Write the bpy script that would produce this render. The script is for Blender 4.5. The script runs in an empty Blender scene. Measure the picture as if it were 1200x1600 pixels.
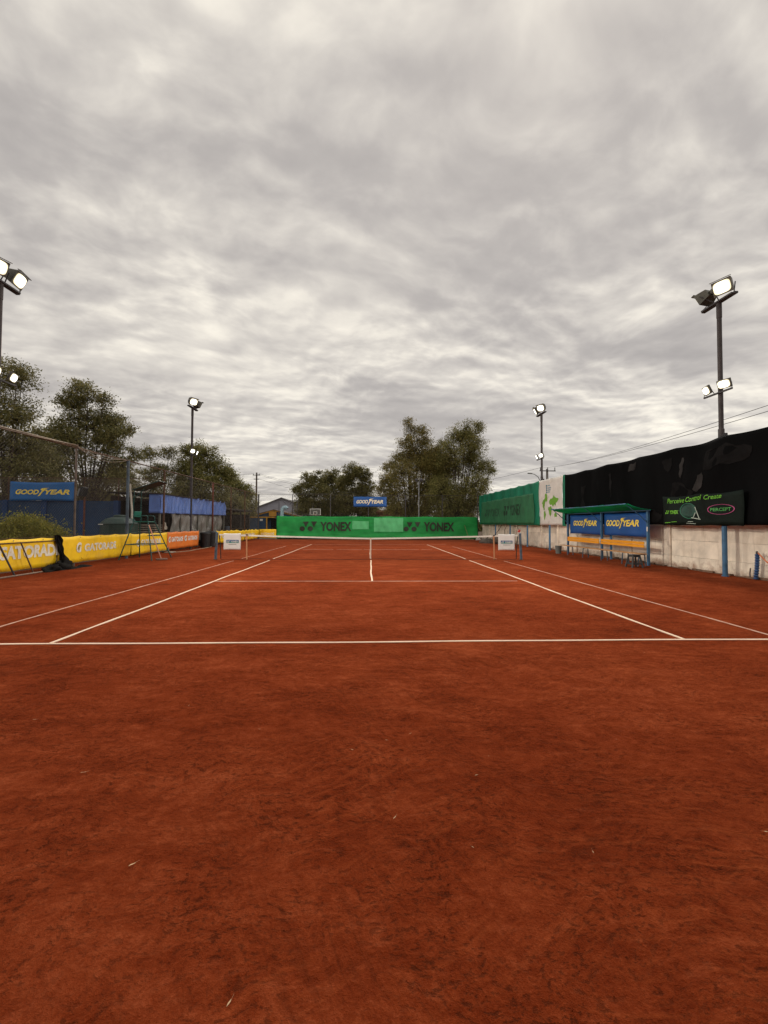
import bpy, bmesh, math, random
import numpy as np
from mathutils import Vector, Matrix

random.seed(7)
RNG = np.random.default_rng(11)
SC = bpy.context.scene
COL = SC.collection
R = math.radians

# ------------------------------------------------------------------ camera
def make_camera():
    yaw, pit, rol = 0.0387519, 0.0270615, 0.0043933
    c, s = math.cos(yaw), math.sin(yaw)
    fw = Vector((s*math.cos(pit), c*math.cos(pit), math.sin(pit)))
    r0 = Vector((c, -s, 0)); u0 = r0.cross(fw)
    r = r0*math.cos(rol) + u0*math.sin(rol)
    u = -r0*math.sin(rol) + u0*math.cos(rol)
    cd = bpy.data.cameras.new('camera'); co = bpy.data.objects.new('camera', cd); COL.objects.link(co)
    cd.sensor_fit = 'HORIZONTAL'; cd.sensor_width = 36.0
    cd.lens = 635.46/1200*36
    cd.clip_start = 0.05; cd.clip_end = 2000
    m = Matrix(((r.x, u.x, -fw.x), (r.y, u.y, -fw.y), (r.z, u.z, -fw.z))).to_4x4()
    m.translation = Vector((-0.109, -17.1988, 1.54186))
    co.matrix_world = m
    SC.camera = co
make_camera()

# ------------------------------------------------------------------ node helpers
class NT:
    def __init__(s, tree):
        s.t = tree; s.t.nodes.clear()
    def n(s, typ, **kw):
        nd = s.t.nodes.new(typ)
        for k, v in kw.items():
            if k.startswith('i_'):
                key = k[2:]
                key = int(key) if key.isdigit() else key.replace('_', ' ')
                inp = nd.inputs[key]
                if isinstance(v, bpy.types.NodeSocket): s.t.links.new(v, inp)
                else: inp.default_value = v
            else: setattr(nd, k, v)
        return nd
    def link(s, a, b): s.t.links.new(a, b)
    def math(s, op, a, b=None, clamp=False):
        nd = s.t.nodes.new('ShaderNodeMath'); nd.operation = op; nd.use_clamp = clamp
        for i, v in enumerate((a, b)):
            if v is None: continue
            if isinstance(v, bpy.types.NodeSocket): s.t.links.new(v, nd.inputs[i])
            else: nd.inputs[i].default_value = v
        return nd.outputs[0]
    def vmul(s, v, xyz):
        nd = s.t.nodes.new('ShaderNodeVectorMath'); nd.operation = 'MULTIPLY'
        s.t.links.new(v, nd.inputs[0]); nd.inputs[1].default_value = xyz
        return nd.outputs[0]
    def vadd(s, v, xyz):
        nd = s.t.nodes.new('ShaderNodeVectorMath'); nd.operation = 'ADD'
        s.t.links.new(v, nd.inputs[0])
        if isinstance(xyz, bpy.types.NodeSocket): s.t.links.new(xyz, nd.inputs[1])
        else: nd.inputs[1].default_value = xyz
        return nd.outputs[0]
    def noise(s, vec, scale, detail=4, rough=0.55, dist=0.0, col=False):
        nd = s.t.nodes.new('ShaderNodeTexNoise')
        s.t.links.new(vec, nd.inputs['Vector'])
        nd.inputs['Scale'].default_value = scale; nd.inputs['Detail'].default_value = detail
        nd.inputs['Roughness'].default_value = rough; nd.inputs['Distortion'].default_value = dist
        return nd.outputs['Color'] if col else nd.outputs['Fac']
    def ramp(s, fac, stops, interp='LINEAR'):
        nd = s.t.nodes.new('ShaderNodeValToRGB'); s.t.links.new(fac, nd.inputs[0])
        cr = nd.color_ramp; cr.interpolation = interp
        while len(cr.elements) > 1: cr.elements.remove(cr.elements[-1])
        for i, (p, c) in enumerate(stops):
            e = cr.elements[0] if i == 0 else cr.elements.new(p)
            e.position = p; e.color = (*c, 1) if len(c) == 3 else c
        return nd.outputs[0]
    def mix(s, fac, a, b, mode='MIX'):
        nd = s.t.nodes.new('ShaderNodeMix'); nd.data_type = 'RGBA'; nd.blend_type = mode
        for i, v in ((0, fac), (6, a), (7, b)):
            if isinstance(v, bpy.types.NodeSocket): s.t.links.new(v, nd.inputs[i])
            else: nd.inputs[i].default_value = v if i == 0 else ((*v, 1) if len(v) == 3 else v)
        return nd.outputs[2]

# ------------------------------------------------------------------ sky and sun
SUN_EL, SUN_AZ = R(52), R(25)
def make_world():
    w = bpy.data.worlds.new('World'); SC.world = w; w.use_nodes = True
    g = NT(w.node_tree)
    tc = g.n('ShaderNodeTexCoord')
    sep = g.n('ShaderNodeSeparateXYZ', i_0=tc.outputs['Generated'])
    zc = g.math('ADD', g.math('MAXIMUM', sep.outputs[2], 0.0), 0.135)
    px = g.math('DIVIDE', sep.outputs[0], zc); py = g.math('DIVIDE', sep.outputs[1], zc)
    cmb = g.n('ShaderNodeCombineXYZ', i_0=px, i_1=py, i_2=3.7)
    p = cmb.outputs[0]
    wc = g.noise(p, 1.4, 3, 0.5, 0, True)
    pw = g.vadd(p, g.vmul(g.vadd(wc, (-.5, -.5, -.5)), (.30, .30, 0)))
    rot = g.n('ShaderNodeVectorRotate', rotation_type='Z_AXIS'); g.link(pw, rot.inputs['Vector']); rot.inputs['Angle'].default_value = R(-12)
    q = g.vmul(rot.outputs[0], (0.88, 1.08, 1))
    big = g.noise(g.vmul(p, (1.0, 1.35, 1)), 0.75, 3, 0.5, 0.0)
    mid = g.noise(q, 1.55, 5, 0.5, 0.0)
    mid2 = g.noise(g.vadd(q, (0.05, 0.12, 0)), 1.55, 5, 0.5, 0.0)
    fin = g.noise(q, 5.4, 5, 0.52, 0.1)
    fin2 = g.noise(g.vadd(q, (0.02, 0.050, 0)), 5.4, 5, 0.52, 0.1)
    # small billows show only in some fields of the cloud deck
    mask = g.ramp(g.noise(g.vadd(p, (7.3, 2.1, 0)), 0.9, 2, 0.5), [(0.34, (.45, .45, .45)), (0.58, (1, 1, 1))])
    emb = g.math('ADD', g.math('MULTIPLY', g.math('SUBTRACT', mid, mid2), 0.42), g.math('MULTIPLY', g.math('MULTIPLY', g.math('SUBTRACT', fin, fin2), 0.34), mask))
    v = g.math('ADD', g.math('MULTIPLY', big, 0.46), g.math('MULTIPLY', mid, 0.36))
    v = g.math('ADD', v, g.math('MULTIPLY', g.math('SUBTRACT', fin, 0.5), g.math('MULTIPLY', mask, 0.20)))
    v = g.math('ADD', v, emb)
    col = g.ramp(v, [(0.16, (.40, .371, .352)), (0.32, (.495, .459, .432)), (0.41, (.625, .582, .533)), (0.50, (.795, .742, .665)), (0.64, (1.18, 1.10, .935))], 'B_SPLINE')
    sky = g.n('ShaderNodeTexSky', sky_type='NISHITA', sun_disc=False, sun_elevation=SUN_EL, sun_rotation=SUN_AZ)
    bg1 = g.n('ShaderNodeBackground', i_Color=sky.outputs[0], i_Strength=0.08)
    bg2 = g.n('ShaderNodeBackground', i_Color=col, i_Strength=1.0)
    mx = g.n('ShaderNodeMixShader', i_0=0.95); g.link(bg1.outputs[0], mx.inputs[1]); g.link(bg2.outputs[0], mx.inputs[2])
    out = g.n('ShaderNodeOutputWorld'); g.link(mx.outputs[0], out.inputs[0])
make_world()

def make_sun():
    ld = bpy.data.lights.new('sun', 'SUN'); ld.energy = 0.9; ld.angle = R(20); ld.color = (1.0, .95, .87)
    o = bpy.data.objects.new('sun', ld); COL.objects.link(o)
    d = Vector((math.sin(SUN_AZ)*math.cos(SUN_EL), math.cos(SUN_AZ)*math.cos(SUN_EL), math.sin(SUN_EL)))
    o.rotation_euler = (d).to_track_quat('Z', 'Y').to_euler(); o.location = (0, 0, 40)
make_sun()

vs = SC.view_settings
vs.view_transform = 'Standard'; vs.look = 'None'; vs.exposure = 0.06; vs.gamma = 1.0
SC.display_settings.display_device = 'sRGB'
SC.render.engine = 'CYCLES'
SC.cycles.use_denoising = True
SC.cycles.max_bounces = 6; SC.cycles.diffuse_bounces = 2; SC.cycles.glossy_bounces = 2
SC.cycles.transparent_max_bounces = 12
SC.cycles.sample_clamp_indirect = 4.0

# ------------------------------------------------------------------ materials
MATS = {}
def mat(name, color, rough=0.75, var=0.18, scale=3.0, bump=0.0, bscale=20.0, metal=0.0, spec=0.35, dirt=None, dirt_amt=0.0,
        dirt_scale=1.2, alpha=1.0, transl=0.0, stretch=(1, 1, 1), rand=0.0, island=0.0):
    if name in MATS: return MATS[name]
    m = bpy.data.materials.new(name); m.use_nodes = True
    g = NT(m.node_tree)
    tc = g.n('ShaderNodeTexCoord')
    vec = g.vmul(tc.outputs['Object'], stretch)
    if rand:
        oi = g.n('ShaderNodeObjectInfo')
        off = g.n('ShaderNodeCombineXYZ', i_0=g.math('MULTIPLY', oi.outputs['Random'], 37.0), i_1=g.math('MULTIPLY', oi.outputs['Random'], 91.0))
        vec = g.vadd(vec, off.outputs[0])
    n1 = g.noise(vec, scale, 5, 0.6, 0.3)
    lo = tuple(max(0, c*(1-var*1.6)) for c in color); hi = tuple(min(1, c*(1+var*1.3)) for c in color)
    colr = g.ramp(n1, [(0.28, lo), (0.5, color), (0.74, hi)])
    if rand:
        k = g.math('ADD', g.math('MULTIPLY', g.math('SUBTRACT', oi.outputs['Random'], 0.5), rand), 1.0)
        hs = g.n('ShaderNodeHueSaturation'); g.link(colr, hs.inputs['Color']); g.link(k, hs.inputs['Value']); colr = hs.outputs[0]
    if island:
        geo = g.n('ShaderNodeNewGeometry')
        k = g.math('ADD', g.math('MULTIPLY', g.math('SUBTRACT', geo.outputs['Random Per Island'], 0.5), island), 1.0)
        hs = g.n('ShaderNodeHueSaturation'); g.link(colr, hs.inputs['Color']); g.link(k, hs.inputs['Value'])
        g.link(g.math('ADD', g.math('MULTIPLY', geo.outputs['Random Per Island'], -0.05), 0.525), hs.inputs['Hue'])
        colr = hs.outputs[0]
    if dirt is not None:
        n2 = g.noise(g.vadd(vec, (5, 9, 2)), dirt_scale, 6, 0.68, 0.4)
        f = g.ramp(n2, [(0.62-dirt_amt*0.45, (0, 0, 0)), (0.80-dirt_amt*0.3, (1, 1, 1))])
        colr = g.mix(g.math('MULTIPLY', f, min(1, 0.35+dirt_amt)), colr, dirt)
    b = g.n('ShaderNodeBsdfPrincipled'); g.link(colr, b.inputs['Base Color'])
    b.inputs['Roughness'].default_value = rough; b.inputs['Metallic'].default_value = metal
    b.inputs['Specular IOR Level'].default_value = spec
    if bump:
        n3 = g.noise(vec, bscale, 5, 0.6)
        bp = g.n('ShaderNodeBump', i_Strength=bump, i_Distance=0.02); g.link(n3, bp.inputs['Height']); g.link(bp.outputs[0], b.inputs['Normal'])
    sh = b.outputs[0]
    if transl:
        tr = g.n('ShaderNodeBsdfTranslucent'); g.link(colr, tr.inputs[0])
        mx = g.n('ShaderNodeMixShader', i_0=transl); g.link(sh, mx.inputs[1]); g.link(tr.outputs[0], mx.inputs[2]); sh = mx.outputs[0]
    if alpha < 1:
        tp = g.n('ShaderNodeBsdfTransparent')
        mx = g.n('ShaderNodeMixShader', i_0=1-alpha); g.link(sh, mx.inputs[1]); g.link(tp.outputs[0], mx.inputs[2]); sh = mx.outputs[0]
    o = g.n('ShaderNodeOutputMaterial'); g.link(sh, o.inputs[0])
    MATS[name] = m
    return m

def emis(name, color, strength):
    if name in MATS: return MATS[name]
    m = bpy.data.materials.new(name); m.use_nodes = True; g = NT(m.node_tree)
    e = g.n('ShaderNodeEmission', i_Color=(*color, 1), i_Strength=strength)
    o = g.n('ShaderNodeOutputMaterial'); g.link(e.outputs[0], o.inputs[0]); MATS[name] = m
    return m

def clay_material():
    m = bpy.data.materials.new('brick_clay'); m.use_nodes = True; g = NT(m.node_tree)
    tc = g.n('ShaderNodeTexCoord'); P = tc.outputs['Object']
    wc = g.noise(P, 2.2, 3, 0.5, 0, True)
    W = g.vadd(P, g.vmul(g.vadd(wc, (-.5, -.5, -.5)), (.22, .22, 0)))
    big = g.noise(P, 0.33, 4, 0.55, 0.2)
    patch = g.noise(g.vmul(W, (0.75, 1.2, 1)), 2.0, 5, 0.66, 0.15)
    streak = g.noise(g.vmul(W, (1.0, 3.4, 1)), 3.4, 5, 0.68, 0.1)
    mott = g.noise(W, 13.0, 6, 0.72, 0.1)
    grain = g.noise(P, 90.0, 4, 0.75)
    fine = g.noise(P, 300.0, 2, 0.6)
    v = g.math('ADD', g.math('MULTIPLY', big, 0.30), g.math('MULTIPLY', patch, 0.38))
    v = g.math('ADD', v, g.math('MULTIPLY', streak, 0.24))
    v = g.math('ADD', v, g.math('MULTIPLY', mott, 0.34))
    v = g.math('ADD', v, g.math('MULTIPLY', grain, 0.26))
    v = g.math('ADD', v, g.math('MULTIPLY', fine, 0.14))
    col = g.ramp(v, [(0.66, (.062, .0060, .0010)), (0.77, (.132, .0158, .0027)), (0.85, (.184, .0268, .0060)), (0.96, (.275, .054, .0175))])
    fl = g.noise(g.vmul(W, (1.0, 1.6, 1)), 26.0, 5, 0.8, 0.2)
    fl2 = g.noise(W, 2.1, 4, 0.65)
    f = g.math('MULTIPLY', g.ramp(fl, [(0.545, (0, 0, 0)), (0.63, (1, 1, 1))]), g.ramp(fl2, [(0.42, (.18, .18, .18)), (0.60, (1, 1, 1))]))
    col = g.mix(g.math('MULTIPLY', f, 0.55), col, (.036, .0036, .0007))
    ds = g.noise(g.vmul(W, (0.8, 2.6, 1)), 6.5, 5, 0.74, 0.1)
    f2 = g.ramp(ds, [(0.56, (0, 0, 0)), (0.74, (1, 1, 1))])
    col = g.mix(g.math('MULTIPLY', f2, 0.34), col, (.37, .086, .034))
    # drag-mat and slide tracks, fine parallel scratches in two directions
    for ang, msk, amt, colr in ((8, 3.1, .42, (.36, .076, .022)), (-34, 9.7, .40, (.33, .066, .018)), (62, 17.3, .42, (.045, .0050, .0010))):
        ro = g.n('ShaderNodeVectorRotate', rotation_type='Z_AXIS'); g.link(W, ro.inputs['Vector']); ro.inputs['Angle'].default_value = R(ang)
        tr_ = g.noise(g.vmul(ro.outputs[0], (.55, 11, 1)), 2.6, 5, .7)
        mk = g.ramp(g.noise(g.vadd(P, (msk, -msk, 0)), .55, 3, .6), [(.48, (0, 0, 0)), (.62, (1, 1, 1))])
        ft = g.math('MULTIPLY', g.ramp(tr_, [(.50, (0, 0, 0)), (.68, (1, 1, 1))]), mk)
        col = g.mix(g.math('MULTIPLY', ft, amt), col, colr)
    b = g.n('ShaderNodeBsdfPrincipled'); g.link(col, b.inputs['Base Color']); b.inputs['Roughness'].default_value = 1.0
    b.inputs['Sheen Weight'].default_value = 0.075; b.inputs['Sheen Roughness'].default_value = 0.55; b.inputs['Sheen Tint'].default_value = (1, .50, .30, 1)
    b.inputs['Specular IOR Level'].default_value = 0.0
    h = g.math('ADD', g.math('MULTIPLY', patch, 0.6), g.math('MULTIPLY', mott, 0.6))
    h = g.math('ADD', h, g.math('MULTIPLY', grain, 0.35))
    h = g.math('ADD', h, g.math('MULTIPLY', fine, 0.10))
    h = g.math('SUBTRACT', h, g.math('MULTIPLY', f, 0.25))
    bp = g.n('ShaderNodeBump', i_Strength=0.9, i_Distance=0.035); g.link(h, bp.inputs['Height']); g.link(bp.outputs[0], b.inputs['Normal'])
    o = g.n('ShaderNodeOutputMaterial'); g.link(b.outputs[0], o.inputs[0])
    MATS['clay'] = m
    return m
CLAY = clay_material()

def line_material(name, cover, white=(.72, .56, .42)):
    m = bpy.data.materials.new(name); m.use_nodes = True; g = NT(m.node_tree)
    tc = g.n('ShaderNodeTexCoord'); P = tc.outputs['Object']
    n = g.noise(P, 3.0, 6, 0.7, 0.3); n2 = g.noise(P, 40.0, 4, 0.7)
    v = g.math('ADD', g.math('MULTIPLY', n, 0.7), g.math('MULTIPLY', n2, 0.3))
    f = g.ramp(v, [(0.62-cover*0.5, (0, 0, 0)), (0.80-cover*0.35, (1, 1, 1))])
    f = g.math('ADD', g.math('MULTIPLY', f, 0.45), cover*0.45, True)
    col = g.mix(f, white, (.30, .055, .016))
    b = g.n('ShaderNodeBsdfPrincipled'); g.link(col, b.inputs['Base Color']); b.inputs['Roughness'].default_value = 0.8
    b.inputs['Specular IOR Level'].default_value = 0.2
    o = g.n('ShaderNodeOutputMaterial'); g.link(b.outputs[0], o.inputs[0])
    return m

# ------------------------------------------------------------------ mesh helpers
class MB:
    """collects shapes in world (or thing-local) coordinates and links them as ONE mesh object"""
    def __init__(s): s.v = []; s.f = []
    def add(s, vs_, fs):
        k = len(s.v); s.v.extend([tuple(map(float, a)) for a in vs_]); s.f.extend([tuple(i+k for i in f) for f in fs]); return s
    def box(s, c, size, rot=None, bev=0.0):
        x, y, z = (a/2 for a in size)
        if bev <= 0:
            pts = [(-x, -y, -z), (x, -y, -z), (x, y, -z), (-x, y, -z), (-x, -y, z), (x, -y, z), (x, y, z), (-x, y, z)]
            fs = [(3, 2, 1, 0), (4, 5, 6, 7), (0, 1, 5, 4), (1, 2, 6, 5), (2, 3, 7, 6), (3, 0, 4, 7)]
        else:
            bm = bmesh.new(); bmesh.ops.create_cube(bm, size=1)
            bmesh.ops.scale(bm, vec=size, verts=bm.verts)
            bmesh.ops.bevel(bm, geom=bm.edges[:], offset=bev, segments=1, affect='EDGES')
            bm.verts.index_update(); pts = [tuple(q.co) for q in bm.verts]; fs = [tuple(q.index for q in f.verts) for f in bm.faces]; bm.free()
        M = rot.to_matrix() if rot is not None and not isinstance(rot, Matrix) else rot
        c = Vector(c)
        return s.add([(M @ Vector(q) if M is not None else Vector(q)) + c for q in pts], fs)
    def tube(s, path, rad, seg=8, cap=True):
        path = [Vector(p) for p in path]; n = len(path)
        rads = rad if isinstance(rad, (list, tuple)) else [rad]*n
        rings = []; up = None
        for i, p in enumerate(path):
            t = (path[min(i+1, n-1)] - path[max(i-1, 0)]).normalized()
            if up is None:
                up = Vector((0, 0, 1)) if abs(t.z) < 0.9 else Vector((1, 0, 0))
            a = t.cross(up); 
            if a.length < 1e-5: a = t.cross(Vector((0, 1, 0)))
            a.normalize(); b = a.cross(t).normalized(); up = b
            rings.append([p + (a*math.cos(2*math.pi*k/seg) + b*math.sin(2*math.pi*k/seg))*rads[i] for k in range(seg)])
        vs_ = [q for r in rings for q in r]; fs = []
        for i in range(n-1):
            for k in range(seg):
                fs.append((i*seg+k, i*seg+(k+1) % seg, (i+1)*seg+(k+1) % seg, (i+1)*seg+k))
        if cap: fs += [tuple(reversed(range(seg))), tuple(range((n-1)*seg, n*seg))]
        return s.add(vs_, fs)
    def lathe(s, c, prof, seg=20, axis='Z'):
        vs_ = []; fs = []
        for r, z in prof:
            for k in range(seg):
                a = 2*math.pi*k/seg
                q = (r*math.cos(a), r*math.sin(a), z)
                if axis == 'X': q = (q[2], q[0], q[1])
                if axis == 'Y': q = (q[0], q[2], q[1])
                vs_.append((c[0]+q[0], c[1]+q[1], c[2]+q[2]))
        for i in range(len(prof)-1):
            for k in range(seg): fs.append((i*seg+k, i*seg+(k+1) % seg, (i+1)*seg+(k+1) % seg, (i+1)*seg+k))
        fs += [tuple(reversed(range(seg))), tuple(range((len(prof)-1)*seg, len(prof)*seg))]
        return s.add(vs_, fs)
    def prism(s, poly, o, u, v, n, thick):
        """polygon (list of 2D points) in plane o + u*x + v*y, extruded from -thick to 0 along n"""
        o, u, v, n = Vector(o), Vector(u), Vector(v), Vector(n); k = len(poly)
        a = [o + u*x + v*y for x, y in poly]; b = [p - n*thick for p in a]
        return s.add(a + b, [tuple(range(k)), tuple(reversed(range(k, 2*k)))] + [(i, i+k, (i+1) % k + k, (i+1) % k) for i in range(k)])
    def build(s, name, m, parent=None, loc=None, smooth=False, local=False):
        a = np.array(s.v, dtype=float).reshape(-1, 3)
        if parent is not None: L = np.zeros(3) if local else np.array(parent.matrix_basis.translation) if parent.parent is None else np.array(parent.parent.matrix_basis.translation)
        elif loc is not None: L = np.array(loc, float)
        elif local: L = np.zeros(3)
        else: L = np.array([(a[:, 0].min()+a[:, 0].max())/2, (a[:, 1].min()+a[:, 1].max())/2, a[:, 2].min()])
        me = bpy.data.meshes.new(name); me.from_pydata((a-L).tolist(), [], s.f); me.validate(); me.update()
        me.materials.append(m)
        if smooth: me.polygons.foreach_set('use_smooth', [True]*len(me.polygons))
        o = bpy.data.objects.new(name, me); COL.objects.link(o)
        if parent is not None: o.parent = parent
        else: o.location = L
        return o

def tag(o, label=None, cat=None, group=None, kind=None):
    if label: o['label'] = label
    if cat: o['category'] = cat
    if group: o['group'] = group
    if kind: o['kind'] = kind
    return o
def thing(name, label, cat, loc=(0, 0, 0), group=None, rz=0.0):
    o = bpy.data.objects.new(name, None); COL.objects.link(o); o.location = loc; o.rotation_euler = (0, 0, rz); o.empty_display_size = 0.2
    return tag(o, label, cat, group)
def copy_tree(o, parent=None):
    c = o.copy(); COL.objects.link(c); c.parent = parent
    for ch in [x for x in o.children]: copy_tree(ch, c)
    return c

# lettering -------------------------------------------------------------------
_TC = {}
def text2d(body, shear=0.0, off=0.0, spacing=1.0):
    key = (body, shear, off, spacing)
    if key in _TC: return _TC[key]
    c = bpy.data.curves.new('t', 'FONT'); c.body = body; c.shear = shear; c.offset = off; c.space_character = spacing; c.resolution_u = 3
    o = bpy.data.objects.new('t', c); COL.objects.link(o)
    dg = bpy.context.evaluated_depsgraph_get(); me = bpy.data.meshes.new_from_object(o.evaluated_get(dg))
    bm = bmesh.new(); bm.from_mesh(me)
    bmesh.ops.triangulate(bm, faces=bm.faces[:])
    for _ in range(2):
        es = [e for e in bm.edges if e.calc_length() > 0.22]
        if es: bmesh.ops.subdivide_edges(bm, edges=es, cuts=1); bmesh.ops.triangulate(bm, faces=bm.faces[:])
    bm.verts.index_update()
    V = np.array([v.co[:2] for v in bm.verts]); F = [tuple(v.index for v in f.verts) for f in bm.faces]
    bm.free(); bpy.data.objects.remove(o); bpy.data.curves.remove(c); bpy.data.meshes.remove(me)
    V -= V.min(0); V /= V.max(0)
    _TC[key] = (V, F)
    return V, F

class Sheet:
    """a hung sheet: plane o + u*a + v*b with folds; lettering follows the same folds"""
    def __init__(s, o, u, w, h, amp=0.02, seed=0, sag=0.0, nx=None, ny=None, v=(0, 0, 1), grom=1.0, slope=0.0, freq=1.0):
        s.freq = freq
        s.o, s.u, s.v = Vector(o), Vector(u).normalized(), Vector(v).normalized()
        s.n = s.u.cross(s.v); s.w, s.h, s.amp, s.sag = w, h, amp, sag; s.grom = grom; s.slope = slope
        r = random.Random(seed); s.k = [(r.uniform(.5, 3.2), r.uniform(-1.2, 1.2), r.uniform(0, 6.28), r.uniform(.3, 1)) for _ in range(7)]
        s.nx = nx or max(8, int(w/0.12)); s.ny = ny or max(4, int(h/0.12))
    def d(s, a, b):
        t = 0
        for kx, ky, ph, am in s.k: t += am*math.sin(s.freq*(kx*2.0*a + ky*2.4*b) + ph)
        # pulled tight towards the tie points
        e = 1.0
        return s.amp*(t/2.2)*e
    def at(s, a, b, off=0.0):
        bb = b
        if s.sag:
            ph = (a/s.grom) % 1.0
            dip = s.sag*math.sin(math.pi*ph)
            bb = b - dip*(b/s.h) + 0.6*dip*(1-b/s.h)
        return s.o + s.u*a + s.v*(bb + s.slope*a) + s.n*(s.d(a, b) + off)
    def mesh(s, thick=0.006):
        mb = MB(); vs_ = []; fs = []
        NX, NY = s.nx, s.ny
        for side in (0, 1):
            for j in range(NY+1):
                for i in range(NX+1):
                    vs_.append(s.at(s.w*i/NX, s.h*j/NY, -thick if side else 0))
        N = (NX+1)*(NY+1); w = NX+1
        for j in range(NY):
            for i in range(NX):
                a = j*w+i
                fs.append((a, a+1, a+1+w, a+w)); fs.append((N+a+w, N+a+1+w, N+a+1, N+a))
        for i in range(NX):
            fs.append((i+1, i, N+i, N+i+1)); a = NY*w+i; fs.append((a, a+1, N+a+1, N+a))
        for j in range(NY):
            a = j*w; fs.append((a, a+w, N+a+w, N+a)); a = j*w+NX; fs.append((a+w, a, N+a, N+a+w))
        return mb.add(vs_, fs)
    def put(s, V, F, x, y, w, h, off=0.006, rot=0.0):
        mb = MB(); c, sn = math.cos(rot), math.sin(rot)
        pts = []
        for p in V:
            X, Y = p[0]*w, p[1]*h
            pts.append(s.at(x + X*c - Y*sn, y + X*sn + Y*c, off))
        return mb.add(pts, F)
    def text(s, name, body, x, y, w, h, m, parent, shear=0.0, off=0.0, spacing=1.0, lift=0.006, rot=0.0):
        V, F = text2d(body, shear, off, spacing)
        return s.put(V, F, x, y, w, h, lift, rot).build(name, m, parent)
    def poly(s, polys, x, y, w, h, off=0.006):
        mb = MB()
        for poly in polys:
            mb.add([s.at(x+a*w, y+b*h, off) for a, b in poly], [tuple(range(len(poly)))])
        return mb

def circle2d(cx, cy, rx, ry=None, n=18):
    ry = ry or rx
    return [(cx+rx*math.cos(2*math.pi*k/n), cy+ry*math.sin(2*math.pi*k/n)) for k in range(n)]
def emblem_polys():
    """two pennants with discs"""
    out = []
    for dx in (0.0, 0.46):
        out.append([(dx+0.20, 1.0), (dx+0.36, 0.42), (dx+0.54, 1.0)])
        out.append(circle2d(dx+0.16, 0.26, 0.15, 0.26))
    return out
WING = [[(0.0, 0.0), (0.22, 0.10), (0.46, 0.52), (0.62, 0.70), (0.44, 0.72), (0.26, 0.46), (0.14, 0.20)],
        [(0.30, 0.74), (0.62, 0.72), (0.86, 0.78), (0.62, 0.82)], [(0.24, 0.84), (0.60, 0.84), (0.98, 0.90), (0.58, 0.92)], [(0.34, 0.94), (0.66, 0.94), (1.12, 1.02), (0.60, 1.02)],
        [(0.40, 0.70), (0.62, 0.70), (0.66, 0.98), (0.42, 0.98), (0.28, 0.84)]]

YELLOW_PRINT = mat('yellow_print', (.95, .72, .09), 0.6, 0.08, 4)
CREAM_PRINT = mat('cream_print', (.80, .72, .50), 0.5, 0.08, 4)
WHITE_PRINT = mat('white_print', (.72, .70, .66), 0.55, 0.10, 4)
WORN_PRINT = mat('worn_white_print', (.76, .71, .60), 0.6, 0.18, 5, dirt=(.75, .55, .16), dirt_amt=0.12, dirt_scale=4)
BLACK_PRINT = mat('dark_print', (.022, .028, .018), 0.6, 0.2, 4)
BLUE_PVC = mat('blue_banner_cloth', (.010, .080, .29), 0.42, 0.16, 1.2, spec=0.45, bump=0.1, bscale=6)
YELLOW_PVC = mat('yellow_banner_cloth', (.92, .57, .014), 0.48, 0.12, 1.6, spec=0.4, bump=0.12, bscale=5, dirt=(.62, .38, .10), dirt_amt=0.16, dirt_scale=1.4)
ORANGE_PVC = mat('orange_banner_cloth', (.72, .19, .030), 0.48, 0.12, 1.6, spec=0.4, dirt=(.50, .12, .03), dirt_amt=0.12)
RUST = mat('rusty_steel', (.10, .055, .034), 0.8, 0.4, 9, bump=0.2, bscale=60)
DARKSTEEL = mat('dark_painted_steel', (.055, .052, .055), 0.55, 0.25, 6)
GALV = mat('galvanised_steel', (.24, .25, .25), 0.5, 0.25, 5, metal=0.4)
BLUEPAINT = mat('blue_painted_steel', (.055, .15, .27), 0.5, 0.25, 4, dirt=(.16, .09, .05), dirt_amt=0.12, dirt_scale=5)
BLUEGREY = mat('weathered_blue_grey_steel', (.085, .12, .155), 0.55, 0.28, 4, dirt=(.13, .07, .04), dirt_amt=0.2, dirt_scale=4)
WIRE = mat('fence_wire', (.13, .115, .10), 0.6, 0.2, 5, metal=0.3)
BLACKP = mat('black_plastic', (.016, .016, .017), 0.5, 0.25, 5)
WOODGREY = mat('weathered_wood', (.26, .18, .10), 0.8, 0.3, 3, stretch=(1, 6, 6))
BARK = mat('tree_bark', (.060, .045, .032), 0.9, 0.3, 5, bump=0.4, bscale=18, stretch=(3, 3, .6))

def goodyear_sheet(name, label, sh, mtl, print_m, tx, ty, tw, th, group=None):
    root = thing(name, label, 'banner', sh.at(sh.w/2, 0), group)
    sh.mesh().build('cloth', mtl, root, smooth=True)
    gw = tw*0.43
    sh.text('lettering', 'GOOD', tx, ty, gw, th, print_m, root, shear=0.28, off=0.03, spacing=0.95)
    sh.text('lettering', 'YEAR', tx+tw*0.555, ty, tw*0.445, th, print_m, root, shear=0.28, off=0.03, spacing=0.95)
    sh.poly(WING, tx+tw*0.405, ty-th*0.42, tw*0.22, th*1.72, 0.010).build('winged_foot_emblem', print_m, root)
    return root

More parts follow.
